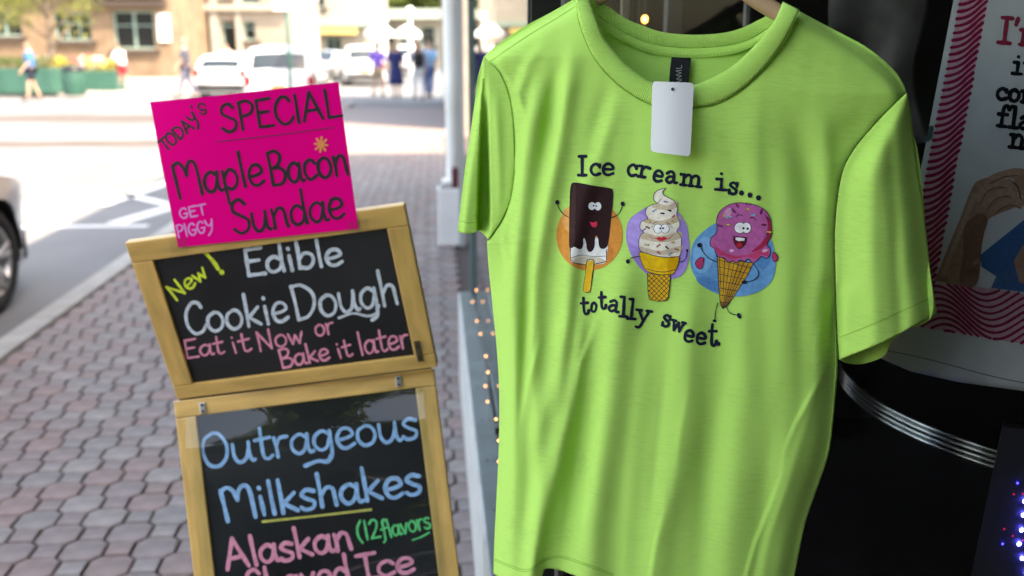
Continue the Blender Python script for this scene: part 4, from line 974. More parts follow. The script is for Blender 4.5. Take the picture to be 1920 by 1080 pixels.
fK_ = fK
M_marker = mat('black_marker', (.018,.012,.018), .55)
lettering(card, M_marker, fK, [('TODAY', 160,492, 378,312, 78, 14), ("'s", 318,255, 372,200, 60, 11)][:1], 12)
acc = ([], []); _lay[0] = 60
stroke(acc, [(405,215),(385,200),(368,205),(362,225),(385,240),(402,235),(410,250),(392,265),(372,255)], 11, fK, 5); stroke(acc, [(318,212),(322,228)], 9, fK, 5)
word(acc, 'SPECIAL', 500,372, 1215,282, 168, 19, fK, step=6); 
word(acc, 'Maple', 224,765, 765,678, 212, 20, fK, step=6); word(acc, 'Bacon', 790,694, 1262,622, 205, 20, fK, step=6); word(acc, 'Sundae', 566,985, 1240,882, 205, 20, fK, step=6)
paint('lettering', acc, M_marker, card)
lettering(card, mat('magenta_marker', (.30,.0,.10), .6), fK, [([(475,428),(820,390),(1163,346)], 7)], 7)
lettering(card, mat('lilac_marker', (.82,.30,.72), .6), fK, [('GET', 246,892, 408,862, 62, 10), ('PIGGY', 232,1004, 455,962, 74, 10)], 10)
acc = ([], []); _lay[0] = 200
for i in range(4):
    a = math.pi*i/4+.1; stroke(acc, [(1088-math.cos(a)*38, 447-math.sin(a)*42), (1088+math.cos(a)*38, 447+math.sin(a)*42)], 13, fK, 6, smooth=False)
paint('star', acc, mat('orange_marker', (.95,.32,.10), .6), card)

for (x0_, y0_, x1_, y1_) in ((318,446,352,474),(650,412,690,440)):
    V = [cardpt(x, y, .0009) for x, y in ((x0_,y0_+3),(x1_,y0_-2),(x1_+2,y1_-3),(x0_+2,y1_+2))]
    mesh('clear_tape', V, [(0,1,2,3)], glassmat('clear_tape', (.95,.95,.93), 1.7), card)
# ================================================================== THE T-SHIRT
TP = Vector((.335, 1.30, 1.3)); TA = R(22); TN = Vector((-math.sin(TA), -math.cos(TA), 0))
def spt(px, py, disp): 
    h = hitpl(px, py, TP, TN); r = (h-CP).normalized(); return h-r*disp
SHL = [(1105,-22),(1077,-3),(1035,22),(988,47),(940,78),(907,106)]
LSEAM = [(907,106),(938,140),(956,190),(963,250),(964,320),(957,370),(943,408),(925,436),(913,452)]
LSIDE = [(913,452),(916,500),(923,570),(931,650),(936,740),(935,840),(931,930),(927,1010),(925,1075)]
HEM = [(925,1075),(950,1092),(985,1098),(1012,1090),(1022,1068),(1045,1068),(1080,1080),(1150,1102),(1300,1120),(1420,1118),(1484,1106)]
RSIDE = [(1484,1106),(1492,1069),(1508,990),(1524,940),(1549,868),(1559,820),(1567,740),(1571,680),(1569,600),(1567,522)]
RSEAM = [(1567,522),(1566,430),(1577,335),(1600,283),(1643,231),(1675,198),(1700,174)]
SHR = [(1700,174),(1691,152),(1670,125),(1624,88),(1559,53),(1499,21)]
COUT = [(1105,-22),(1082,-6),(1084,25),(1094,60),(1115,106),(1148,146),(1181,172),(1219,193),(1262,202),(1305,200),(1345,193),(1389,168),(1429,131),(1462,88),(1487,44),(1499,21)]
CIN = [(1122,-26),(1106,-6),(1108,10),(1115,30),(1130,68),(1152,98),(1181,128),(1221,155),(1262,165),(1301,161),(1352,139),(1389,113),(1425,77),(1451,44),(1463,20),(1469,5)]
LOUT = [(907,106),(896,145),(889,200),(880,262),(870,330),(863,390),(858,434)]
LHEM = [(858,434),(872,438),(889,437),(898,432),(913,446)]
ROUT = [(1700,174),(1707,208),(1714,262),(1721,324),(1728,370),(1735,417),(1744,500),(1757,588)]
RHEM = [(1757,588),(1735,600),(1715,610),(1690,624),(1665,637),(1630,652),(1600,664),(1573,674)]
sm = lambda P, n=6: [tuple(p) for p in catmull(P, n=n)]
def chain(*parts_):
    out = []
    for p in parts_:
        q = sm(p); out += q if not out else q[1:]
    return out
BODY = chain(SHL, LSEAM, LSIDE, HEM, RSIDE, RSEAM, SHR)+sm(COUT[::-1])[1:-1]
lx_ = np.array(sorted([(p[1], p[0]) for p in LSEAM+LSIDE[1:]])); rx_ = np.array(sorted([(p[1], p[0]) for p in RSIDE+RSEAM[1:]]))
def ramp(x, a, b): t = min(1, max(0, (x-a)/(b-a))); return t*t*(3-2*t)
# folds: (points (x, y) from top to bottom, left width, right width, height in m)
FOLDS = [
 ([(1010,150),(985,300),(972,430),(962,560),(968,700),(968,860),(960,1090)], 16, 24, .010),
 ([(1075,90),(1060,180),(1045,280),(1022,400),(1003,520),(1000,640),(1005,760),(1010,900),(1000,1090)], 15, 20, .0085),
 ([(1150,190),(1120,280),(1092,380),(1072,480),(1062,600),(1040,720),(1010,830)], 20, 22, .0070),
 ([(1085,560),(1075,680),(1062,780),(1040,880),(1012,990),(990,1090)], 26, 18, .012),
 ([(1180,470),(1165,600),(1150,740),(1128,860),(1112,980),(1105,1095)], 40, 34, .016),
 ([(1300,520),(1290,640),(1285,780),(1262,900),(1240,1000),(1225,1110)], 34, 26, .013),
 ([(1215,640),(1200,760),(1185,900),(1172,1100)], 16, 20, .004),
 ([(1395,560),(1400,700),(1385,860),(1372,980),(1360,1110)], 30, 34, .008),
 ([(1470,300),(1478,420),(1478,560),(1470,700),(1462,840),(1450,960)], 34, 44, .009),
 ([(1545,235),(1553,330),(1545,430),(1540,560),(1535,680)], 20, 16, .009),
 ([(1420,190),(1415,260),(1420,360),(1430,480)], 26, 20, .006),
 ([(1290,240),(1262,330),(1250,450),(1240,560)], 30, 30, .0045),
 ([(1548,600),(1540,690),(1512,790),(1480,900),(1440,1010),(1425,1100)], 14, 12, .004),
 ([(1548,688),(1525,735),(1494,792),(1470,850)], 4, 9, .0040),
 ([(1466,890),(1442,955),(1416,1020),(1400,1080)], 4, 8, .0032),
 ([(1246,955),(1230,1020),(1218,1095)], 4, 9, .0032),
 ([(1290,735),(1276,800),(1268,870)], 5, 9, .0022),
 ([(936,122),(956,152),(976,190),(984,222)], 4, 8, .0045),
 ([(958,395),(946,425),(944,455),(950,490)], 4, 8, .0040),
 ([(1012,640),(990,720),(978,800)], 5, 9, .0028),
 ([(1120,600),(1090,680),(1078,750)], 5, 10, .0028),
 ([(1556,560),(1540,610),(1528,650)], 4, 9, .0030),
 ([(1015,85),(990,120),(975,170),(975,230)], 12, 14, .006),
]
DENTS = [ # (x, y, rx, ry, rot, depth)
 (1510,330,24,90,-.15,-.012),(1330,860,26,190,.10,-.014),(1085,880,20,170,.16,-.016),(1075,640,14,120,.12,-.008),(1590,250,26,40,.6,-.007),(1640,150,40,26,.5,-.003),
 (1120,250,16,90,.25,-.006),(1030,230,14,90,.15,-.007),(985,620,9,150,.05,-.007),(1235,820,10,150,.1,-.003),(1440,900,22,160,.12,-.006),(1500,620,14,110,.0,-.004),(1180,330,22,110,.15,-.003),
]
_fd = [(np.array([q[1] for q in f[0]], float), np.array([q[0] for q in f[0]], float), f[1], f[2], f[3]) for f in FOLDS]
_nz = [(random.uniform(-1,1), random.uniform(-1,1), random.uniform(0,6.28), random.uniform(.3,1)) for _ in range(26)]
def wrinkle(px, py):
    s_ = 0
    for i, (a, b_, ph, am) in enumerate(_nz):
        f = .018+.006*i; s_ += am*math.sin(px*f*(.6+.6*abs(a))*(1 if a > 0 else -1)+py*f*.45*b_+ph)/(1+.5*i)
    return s_*.00042
def folds(px, py):
    d = 0
    for ys, xs, wl, wr, am in _fd:
        if ys[0]-60 < py < ys[-1]+60:
            dx = px-float(np.interp(py, ys, xs)); w = wl if dx < 0 else wr
            if abs(dx) < 3.2*w:
                e = ramp(py, ys[0]-60, ys[0]+90)*(1-ramp(py, ys[-1]-90, ys[-1]+60)) if ys[-1] < 1060 else ramp(py, ys[0]-60, ys[0]+90)
                d += am*math.exp(-(dx/w)**2)*e
    for x, y, rx, ry, ro, am in DENTS:
        dx, dy = px-x, py-y; c, s_ = math.cos(ro), math.sin(ro); a, b_ = (dx*c+dy*s_)/rx, (-dx*s_+dy*c)/ry
        q = a*a+b_*b_
        if q < 9: d += am*math.exp(-q)
    return d
def seamdist(px, py, arr): return math.sqrt(((arr-np.array([px, py]))**2).sum(1).min())
SE_L = resample(np.array(chain(LSEAM)), 4); SE_R = resample(np.array(chain(RSEAM)), 4); SH_ = resample(np.array(chain(SHL)), 4); SH2 = resample(np.array(chain(SHR)), 4); CO_ = resample(np.array(sm(COUT)), 4)
def front(px, py, off=0.0):
    xl = float(np.interp(py, lx_[:,0], lx_[:,1])) if py > 106 else 907+(106-py)*1.7
    xr = float(np.interp(py, rx_[:,0], rx_[:,1])) if py > 174 else 1700-(174-py)*1.25
    u = min(1, max(0, (px-xl)/(xr-xl+1e-6))); body_ = .030*math.sin(math.pi*u)**.7
    el, er = max(0, px-xl), max(0, xr-px)
    lowL, lowR = ramp(py, 440, 560), ramp(py, 500, 620)
    side = -.020*lowR*math.exp(-(er/26)**2)-.012*lowL*math.exp(-(el/14)**2)
    if py < 540:
        dL, dR = seamdist(px, py, SE_L), seamdist(px, py, SE_R); side += -.0016*(.3+.7*ramp(py,200,340))*math.exp(-(dL/3.5)**2)-.0010*math.exp(-(dR/3.5)**2)
        if py < 240: dS = min(seamdist(px, py, SH_), seamdist(px, py, SH2)); side -= .018*math.exp(-(dS/16)**2)
        dC = seamdist(px, py, CO_) if py < 240 else 99; side -= .0010*math.exp(-(dC/3.0)**2)
    att = ramp(py, 40, 200)
    return spt(px, py, body_+(1.4-.80*ramp(px, 1060, 1230)*(1-.25*ramp(py, 800, 950)))*folds(px, py)*(.3+.7*att)+wrinkle(px, py)+side+off)
LIME = (.465,.79,.16)
M_tee = fabric('lime_jersey', LIME); M_rib = fabric('lime_rib', (.455,.775,.155), rib=True)
tee = thing('t_shirt', 'lime green T-shirt with three ice cream cartoons hanging on a wooden hanger', 't-shirt', (0,0,0))
def cloth_fill(name, poly, fn, step=4.0, m=M_tee):
    vv, ff = fill2d(poly, step); V = [fn(float(x), float(y)) for x, y in vv]
    return mesh(name, V, [tuple(int(i) for i in f[::-1]) for f in ff], m, tee, True)
solid(cloth_fill('front_panel', BODY, front, 4.0), .0008, -1)
def backd(px, py, base=-.052):
    e = 999
    for a in (SH_, SH2): e = min(e, seamdist(px, py, a)) if py < 240 else e
    xl = float(np.interp(py, lx_[:,0], lx_[:,1])) if py > 106 else 907+(106-py)*1.7
    xr = float(np.interp(py, rx_[:,0], rx_[:,1])) if py > 174 else 1700-(174-py)*1.25
    el, er = max(0, px-xl), max(0, xr-px); e = min(e, el, er)
    return spt(px, py, -.020+(base+.020)*(1-math.exp(-(e/45)**2))+.004*math.sin(px*.02+1)+wrinkle(px, py)*2)
BTOP = [(1105,-24),(1122,28),(1152,50),(1188,69),(1225,82),(1279,89),(1352,86),(1400,75),(1436,55),(1478,14),(1499,20)]
LSIDEb = [(LSEAM[0][0]+2,108)]+[(x+3, y) for x, y in LSEAM[1:]]+[(x+3, y) for x, y in LSIDE[1:-1]]+[(930,1060)]
BHEM = [(930,1060),(960,1058),(1000,1056),(1060,1056),(1200,1062),(1400,1070),(1478,1088)]
BACK = chain(SHL, LSIDEb)+sm(BHEM)[1:]+sm([(x-3, y) for x, y in RSIDE[1:]])+sm([(x-2, y) for x, y in RSEAM[1:]])+sm(SHR)[1:]+sm(BTOP[::-1])[1:-1]
cloth_fill('back_panel', BACK, backd, 9.0)
# collar bands
def band(name, A, B, fa, n=220, k=7, bulge=.0016, lift=.001):
    A = np.array(sm(A, 10)); B = np.array(sm(B, 10))
    def rs(P): d = np.r_[0, np.cumsum(np.linalg.norm(np.diff(P, axis=0), axis=1))]; t = np.linspace(0, d[-1], n); return np.c_[np.interp(t, d, P[:,0]), np.interp(t, d, P[:,1])], d[-1]
    A, la = rs(A); B, lb = rs(B); V = []; UV = []; F = []
    for i in range(n):
        for j in range(k):
            t = j/(k-1); p = A[i]*(1-t)+B[i]*t; prof_ = bulge*math.sin(math.pi*t)**.6+lift
            V.append(fa(p[0], p[1], prof_, t)); UV.append((i/(n-1)*la/1000*1.0, t*.03))
    for i in range(n-1):
        for j in range(k-1): a = i*k+j; F.append((a, a+1, a+k+1, a+k))
    return mesh(name, V, F, M_rib, tee, True, uv=UV)
def fcol(px, py, pr, t):
    # continue the front surface inwards, rolling back slightly at the inner edge
    b0 = front(px, max(py, 12), 0); r = (b0-CP).normalized(); h = hitpl(px, py, TP, TN); 
    base = .030*max(0, math.sin(math.pi*min(1, max(0, (px-907)/(1700-907)))))**.7
    if py < 60: base -= .030*(1-ramp(py, -25, 60))
    return spt(px, py, base+pr-.004*t**3)
solid(band('collar', COUT, CIN, fcol), .0022, -1)
BCT = [(1098,-30),(1112,-8),(1122,2),(1141,12),(1170,33),(1203,47),(1243,60),(1298,65),(1352,62),(1389,53),(1425,36),(1447,24),(1470,4)]
BCB = [(1090,-22),(1110,14),(1122,28),(1152,51),(1188,69),(1225,82),(1279,89),(1352,86),(1400,75),(1436,55),(1456,40),(1468,25),(1482,12)]
def bcol(px, py, pr, t): return spt(px, py, -.046+.030*math.exp(-(min(max(0, px-1095), max(0, 1490-px))/40)**2)+pr)
band('back_collar', BCT[:-1], BCB[:-1], bcol)
BT2 = [(x, y+1) for x, y in BCB[1:-2]]; BT3 = [(x+(3 if x < 1280 else -3), y+19) for x, y in BCB[1:-2]]
V = []; F = []; A = sm(BT2); B_ = sm(BT3)
for i in range(len(A)):
    for j in range(4): t = j/3; V.append(spt(A[i][0]*(1-t)+B_[i][0]*t, A[i][1]*(1-t)+B_[i][1]*t, -.0465+.030*math.exp(-(min(max(0, A[i][0]-1095), max(0, 1490-A[i][0]))/40)**2)+.0012*math.sin(math.pi*t)))
for i in range(len(A)-1):
    for j in range(3): a = i*4+j; F.append((a, a+1, a+5, a+4))
mesh('neck_tape', V, F, M_tee, tee, True)
# sleeves
SLL = chain(LOUT, LHEM)+sm(LSEAM[::-1])[1:-1]
def lsl(px, py, off=0.0):
    t = ramp(py, 106, 440); xe = 905-12*t; wv = 4+17*t; s_ = px-xe
    dS = seamdist(px, py, SE_L); dS_ = dS+6*(1-ramp(py,200,330)); join = math.exp(-(dS/22)**2)
    if s_ < 0: d = .006-.010*math.exp(-((px-float(np.interp(py, [106,200,330,434],[907,889,870,858])))/9)**2)-.0004*s_*t
    elif s_ < wv: q = s_/wv; d = .006-.060*t*ramp(q, 0, .22)
    else: q = (s_-wv)/8; d = .006-.060*t+.058*t*ramp(q, 0, 1)
    d2 = .004*math.exp(-((px-930-10*t)/9)**2)*ramp(py, 140, 240)
    return spt(px, py, d*(1-join)+join*.004+d2*(1-join)-.0012*math.exp(-(dS_/3)**2)+wrinkle(px, py)*1.5+off)
solid(cloth_fill('sleeve', SLL, lsl, 3.0), .0008, -1)
SLB = [(866,200+0),(858,425),(880,430),(905,431),(930,440),(955,380),(960,250),(915,115),(896,145)]
cloth_fill('sleeve_back', [(907,110),(896,150),(880,262),(863,390),(860,430),(905,428),(925,430),(950,390),(960,250),(945,160)], lambda x, y: spt(x, y, -.045*ramp(y,106,200)), 10)
SLR = chain(ROUT, RHEM, [(1573,674),(1570,620),(1568,560),(1567,522)], RSEAM)[:-1]
ro_ = np.array([(p[1], p[0]) for p in ROUT])
def rsl(px, py, off=0.0):
    xo = float(np.interp(py, ro_[:,0], ro_[:,1])); e = max(0, xo-px); dS = seamdist(px, py, SE_R); join = math.exp(-(dS/26)**2)
    xi = float(np.interp(py, [174,231,335,522,674], [1700,1643,1577,1567,1573])); u = min(1, max(0, (px-xi)/(xo-xi+1)))
    d = .026*math.sin(math.pi*min(1, u*.92+.08))**.8-.020*math.exp(-(e/30)**2)
    d += .004*math.exp(-((px-np.interp(py, [230,400,640],[1640,1632,1640]))/20)**2)*ramp(py, 220, 330)
    d -= .004*math.exp(-((px-np.interp(py, [200,400,640],[1668,1678,1690]))/14)**2)*ramp(py, 180, 280)
    d -= .012*math.exp(-((px-1569)/10)**2)*ramp(py, 480, 560)
    if py < 240: dT = seamdist(px, py, SH2); d -= .010*math.exp(-(dT/14)**2)
    return spt(px, py, d*(1-join)+join*.008+wrinkle(px, py)*1.6-.0012*math.exp(-(dS/3)**2)+off)
solid(cloth_fill('sleeve', SLR, rsl, 4.0), .0008, -1)
RB = [(1573,674),(1588,681),(1612,683),(1640,676),(1660,665),(1672,641),(1700,618),(1748,590),(1740,480),(1712,250),(1640,260),(1590,330),(1580,500)]
cloth_fill('sleeve_back', sm(RB+[RB[0]])[:-1], lambda x, y: spt(x, y, -.035-.004*math.sin(x*.09)+.03*math.exp(-((x-1573)/22)**2)+.03*math.exp(-(max(0,1750-x)/22)**2)*ramp(y,400,560)), 7)
# stitching lines
M_st = mat('stitching', (.22,.46,.05), .9)
acc = ([], []); _lay[0] = 0
stroke(acc, [(863,414),(876,418),(888,417)], 1.1, lambda x, y, o_: lsl(x, y, o_+.0009), 3)
stroke(acc, [(1749,556),(1716,572),(1680,588),(1640,606),(1600,622),(1575,632)], 1.0, lambda x, y, o_: rsl(x, y, o_+.0009), 3)
for dy in (0, 3.5): stroke(acc, [(927,1048+dy),(985,1068+dy),(1018,1050+dy),(1048,1042+dy),(1090,1054+dy),(1150,1076+dy)], .9, lambda x, y, o_: front(x, y, o_+.0009), 3)
stroke(acc, [(x, y) for x, y in LSEAM[4:]], .9, lambda x, y, o_: front(x+1, y, o_+.0009), 3)
stroke(acc, [(x-1, y) for x, y in RSEAM], .9, lambda x, y, o_: front(x, y, o_+.0010), 3)
stroke(acc, [(918,116),(950,93),(1000,60),(1040,36),(1078,12)], .8, lambda x, y, o_: front(x, y, o_+.0009), 3)
stroke(acc, [(x+(-2 if x < 1262 else 2), y+2) for x, y in COUT[2:]], 1.1, lambda x, y, o_: front(x, y, o_+.0008), 3)
paint('stitching', acc, M_st, tee)
acc = ([], []); P_ = resample(np.array(sm([(x+(3 if x < 1280 else -3), y+15) for x, y in BCB[2:-3]])), 3.2)
for i in range(0, len(P_)-1, 2): stroke(acc, [tuple(P_[i]), tuple(P_[i]*.35+P_[i+1]*.65)], 1.1, lambda x, y, o_: spt(x, y, -.0440+o_), 2, smooth=False)
paint('tape_stitching', acc, M_st, tee)

# neck label
LB = [(1259,107),(1296,109),(1293,132),(1290,165),(1254,162),(1256,132)]
lb = cloth_fill('neck_label', LB, lambda x, y: spt(x, y, -.0405+.004*math.sin((y-105)*.03)), 5, mat('black_satin_label', (.006,.006,.007), .6, spec=.2))
acc = ([], []); _lay[0] = 0
lf = lambda x, y, o_: spt(x, y, -.0405+.004*math.sin((y-105)*.03)+o_+.0004)
def L_(pts): stroke(acc, pts, 1.0, lf, 1.5, smooth=False)
# letters climb the label: A N V I L from bottom to top
yb, xr_, xl2 = 158, 1278, 1268
for ch_, y0_ in (('A', 157), ('N', 148.5), ('V', 140), ('I', 132), ('L', 128)):
    g_ = {'A': [[(0,0),(.5,1),(1,0)],[(.25,.4),(.75,.4)]], 'N': [[(0,0),(0,1),(1,0),(1,1)]], 'V': [[(0,1),(.5,0),(1,1)]], 'I': [[(0,0),(0,1)]], 'L': [[(0,1),(0,0),(.9,0)]]}[ch_]
    for s_ in g_: L_([(xr_-p[1]*10, y0_-p[0]*6.5) for p in s_])
paint('label_lettering', acc, mat('silver_thread', (.35,.35,.35), .5), lb)


# ---- the print (drawn in the flat, laid on the front panel)
def zf(x, y, off): return front(1020+.3888*x, 260+.3888*y, off+.0004)
_lay[0] = 0
PR = {}
def ink(c): return PR.setdefault(c, ([], []))
NAVY = (.010,.014,.035)
def fillc(c, P, smooth=True, step=9): shape(ink(c), [tuple(p) for p in (catmull(P, True, 6) if smooth else P)], zf, step)
def line(P, w=3.2, c=NAVY, **k): stroke(ink(c), P, w, zf, 5, rough=.12, **k)
def outl(P, w=3.2, c=NAVY, smooth=True):
    stroke(ink(c), P if smooth else P+[P[0]], w, zf, 5, rough=.12, smooth=smooth, closed=smooth)
# colour discs behind
fillc((.72,.27,.05), blob(219,466,160,170,.1), step=12); fillc((.80,.36,.10), blob(190,400,110,80,.3), step=12); fillc((.62,.21,.04), blob(260,540,80,60,.5), step=12)
fillc((.36,.24,.62), [(470,345),(545,312),(625,335),(680,400),(698,480),(700,570),(672,650),(610,678),(540,672),(480,640),(425,570),(396,480),(410,395)], step=12); fillc((.44,.31,.70), blob(450,440,45,80,.2), step=12)
fillc((.10,.32,.58), [(835,405),(930,420),(1040,430),(1095,490),(1118,590),(1100,680),(1040,735),(950,760),(850,752),(760,705),(712,630),(706,560),(735,480)], step=12); fillc((.17,.43,.70), blob(770,560,50,90,.2), step=12); fillc((.06,.24,.50), blob(1060,560,34,70,.1), step=12); fillc((.07,.25,.52), blob(800,700,70,26,.4), step=12)
# 1 chocolate bar
_lay[0] = 140
fillc((.80,.79,.74), [(131,520),(200,470),(300,500),(303,560),(298,590),(280,604),(200,608),(145,600),(128,585)])
fillc((.62,.55,.42), blob(213,588,82,20,.03))
BAR = [(152,213),(240,228),(318,240),(331,256),(330,300),(322,380),(308,500),(298,524),(282,530),(268,520),(262,480),(252,466),(245,480),(242,520),(232,540),(218,545),(208,530),(204,500),(196,480),(188,484),(188,510),(180,530),(165,530),(145,520),(125,526),(122,470),(124,330),(130,232)]
fillc((.030,.010,.010), BAR, step=11); outl(BAR, 3)
fillc((.05,.022,.02), [(134,240),(150,222),(152,300),(146,500),(128,515),(126,400)]); line([(152,228),(149,350),(147,500)], 2, (.07,.03,.03))
line([(128,530),(127,560),(131,588),(150,600),(200,608)], 3.4); line([(302,535),(300,575),(296,592),(240,606)], 3.4); line([(131,575),(180,562),(240,568),(297,566)], 2.4)
STK = [(208,590),(240,588),(234,650),(226,715),(220,738),(205,742),(192,736),(190,715),(200,650)]
fillc((.80,.45,.03), STK, False); line([(218,592),(212,660),(204,735)], 2.2, (.55,.25,.02)); outl(STK, 3.2)
for P in ([(125,382),(95,365),(75,340),(64,312)],[(322,382),(352,368),(370,345),(378,320)]): line(P, 3.6)
fillc(NAVY, blob(64,307,10,11)); fillc(NAVY, blob(379,314,10,11))
fillc((.78,.80,.78), blob(231,325,17,19)); fillc((.78,.80,.78), blob(260,326,16,20)); fillc(NAVY, blob(240,323,4,4)); fillc(NAVY, blob(252,325,4,4))
fillc((.75,.04,.08), [(222,402),(236,404),(254,400),(256,414),(250,426),(232,424)])
# 2 soft serve
_lay[0] = 140
SS = [(570,242),(588,238),(572,256),(578,272),(600,284),(630,304),(643,336),(640,366),(652,392),(654,424),(640,446),(660,470),(662,510),(660,550),(645,572),(600,574),(540,566),(480,548),(460,530),(458,490),(468,462),(482,452),(464,436),(466,406),(486,392),(502,384),(490,364),(494,336),(520,318),(545,312),(530,296),(530,268),(548,250)]
fillc((.80,.73,.60), SS, step=11); 
for P in ([(545,312),(600,322),(640,300),(640,330),(590,346),(520,330)],[(500,384),(560,396),(650,372),(650,400),(570,420),(480,402)],[(482,452),(560,470),(655,448),(660,478),(570,500),(466,480)],[(462,520),(560,540),(660,516),(655,545),(560,560),(480,545)]): fillc((.58,.46,.32), P)
outl(SS, 3.2)
line([(548,312),(560,296),(566,290)], 3)
for x, y, a, c in ((534,346,-.5,(.2,.55,.7)),(588,304,.1,(.5,.2,.6)),(571,360,.1,NAVY),(604,346,.3,NAVY),(625,374,-.6,(.7,.1,.1)),(508,398,.6,(.8,.6,.1)),(626,400,.2,(.8,.6,.1)),(484,438,-.6,(.5,.2,.6)),(496,512,.1,(.8,.6,.1)),(552,516,-.6,(.5,.15,.1)),(594,526,.7,NAVY),(622,500,.1,(.8,.6,.1)),(640,534,.2,(.7,.1,.1)),(554,550,.5,(.6,.1,.1)),(610,556,-.7,(.2,.55,.7)),(500,428,.4,(.25,.1,.05))):
    dx, dy = math.cos(a)*7, math.sin(a)*7; line([(x-dx,y-dy),(x+dx,y+dy)], 7.5, NAVY, smooth=False); 
    if c != NAVY: line([(x-dx,y-dy),(x+dx,y+dy)], 4.2, c, smooth=False)
for x in (549,584): outl(blob(x,434,20,22), 2.6); fillc((.85,.85,.82), blob(x,434,19,21))
fillc(NAVY, blob(561,432,5,5)); fillc(NAVY, blob(574,432,5,5))
line([(522,412),(535,404),(545,402)], 2.4); line([(590,404),(600,408),(610,416)], 2.4); line([(518,428),(524,420)], 2); line([(612,420),(618,428)], 2)
line([(505,466),(520,478),(550,484),(575,486),(605,480),(622,466)], 3, (.5,.04,.06)); fillc((.62,.03,.05), [(542,480),(556,473),(566,477),(578,472),(592,480),(580,490),(562,494),(550,490)])
CUP = [(462,548),(540,566),(605,574),(650,570),(648,600),(632,640),(612,656),(560,656),(510,644),(490,632),(472,600)]
fillc((.85,.50,.02), CUP); fillc((.72,.36,.01), [(600,574),(648,572),(645,600),(628,640),(600,652)]); outl(CUP, 3.2); line([(492,626),(540,640),(590,642),(632,630)], 3)
W_ = [(498,648),(560,658),(610,654),(606,700),(600,765),(590,780),(550,784),(508,776),(502,740)]
fillc((.80,.44,.02), W_, False); outl(W_, 3.2, smooth=False)
def clipline(P, poly, w, c=NAVY):
    Q = resample(np.array(P, float), 3); m = inside(Q, poly); run = []
    for q, k_ in zip(Q, m):
        if k_: run.append(tuple(q))
        elif len(run) > 2: stroke(ink(c), run, w, zf, 5, smooth=False); run = []
        else: run = []
    if len(run) > 2: stroke(ink(c), run, w, zf, 5, smooth=False)
for i in range(-7, 8): clipline([(555+i*24-90, 620),(555+i*24+90, 800)], W_, 3); clipline([(555+i*24+90, 620),(555+i*24-90, 800)], W_, 3)
line([(465,568),(438,570),(415,578),(406,588)], 3.6); fillc(NAVY, blob(404,592,9,11)); line([(648,596),(672,590),(686,570),(690,545)], 3.6); fillc(NAVY, blob(690,540,5,8))
# 3 scoop on a waffle cone
_lay[0] = 140
CN = [(834,560),(880,585),(940,590),(1010,600),(980,660),(935,730),(888,800),(862,820),(850,800),(842,700)]
fillc((.55,.27,.02), CN, False); fillc((.68,.36,.03), [(840,570),(900,590),(940,594),(890,700),(862,800),(848,760)], False)
for i in range(7): clipline([(845+i*27, 560),(858+i*3, 820)], CN, 3)
for i in range(9): clipline([(830, 590+i*34-8),(1010, 620+i*30+6)], CN, 3)
outl(CN, 3.4, smooth=False)
SC = [(880,325),(925,310),(985,312),(1045,330),(1082,365),(1096,420),(1094,470),(1075,512),(1090,530),(1090,560),(1072,578),(1048,568),(1025,590),(1005,600),(985,580),(968,592),(945,585),(928,600),(910,590),(890,596),(868,575),(838,568),(820,530),(802,515),(804,482),(825,462),(834,440),(832,395),(845,355)]
fillc((.50,.11,.32), SC, step=11); fillc((.45,.02,.07), [(1062,360),(1090,400),(1094,460),(1070,515),(1030,540),(1000,545),(1050,500),(1075,450),(1078,400)]); fillc((.58,.05,.14), [(815,500),(835,525),(900,560),(980,560),(1040,540),(1080,545),(1080,566),(1048,560),(1020,582),(985,570),(945,576),(912,582),(868,566),(838,556)])
fillc((.66,.30,.50), blob(885,360,16,30,.6)); fillc((.75,.42,.58), blob(905,540,12,7)); fillc((.75,.42,.58), blob(1065,540,14,7,-.3)); outl(SC, 3.4)
for x, y, a, c in ((895,378,-.2,(.2,.6,.8)),(890,415,.05,(.85,.55,.1)),(930,320,.9,(.25,.02,.1)),(985,340,.6,(.85,.55,.1)),(1010,368,-.05,(.2,.6,.8)),(985,316,.0,(.45,.05,.2)),(1048,352,-1.3,(.3,.02,.1)),(848,420,.3,(.3,.02,.1)),(1060,415,.05,(.25,.02,.1)),(1085,388,.6,(.3,.02,.1)),(1086,450,.1,(.85,.55,.1)),(1070,472,-1.2,(.5,.1,.3)),(866,372,1.3,(.85,.55,.1)),(915,348,.8,(.25,.02,.08))):
    dx, dy = math.cos(a)*10, math.sin(a)*10; line([(x-dx,y-dy),(x+dx,y+dy)], 8.5, NAVY, smooth=False); line([(x-dx,y-dy),(x+dx,y+dy)], 5, c, smooth=False)
outl([tuple(p) for p in blob(945,430,27,26)], 3); outl([tuple(p) for p in blob(976,430,22,26)], 3); fillc((.85,.85,.84), blob(976,430,21,25)); fillc((.85,.85,.84), blob(945,430,26,25)); fillc(NAVY, blob(962,432,6,6)); fillc(NAVY, blob(982,434,6,6))
line([(926,376),(940,366),(956,372)], 4); line([(994,384),(1008,380),(1020,392)], 4)
MO = [(918,472),(940,474),(974,478),(972,505),(955,524),(938,530),(922,512),(914,490)]
fillc((.12,.01,.02), MO); outl(MO, 3); fillc((.55,.02,.04), blob(942,514,14,12)); fillc((.85,.85,.84), [(924,476),(945,477),(968,480),(966,492),(940,494),(924,488)], False)
line([(908,474),(914,468)], 3); line([(976,482),(980,472)], 3)
for P in ([(746,578),(730,600),(738,622),(758,626),(768,604),(768,574)],[(1104,548),(1100,570),(1108,592),(1122,588),(1126,566),(1112,550)]): fillc((.55,.04,.13), P); outl(P, 3)
line([(836,596),(800,580),(770,550),(756,520)], 4); fillc(NAVY, blob(750,513,12,11)); line([(1012,606),(1034,640),(1028,670),(1000,686),(975,692)], 4); fillc(NAVY, blob(966,692,13,9))
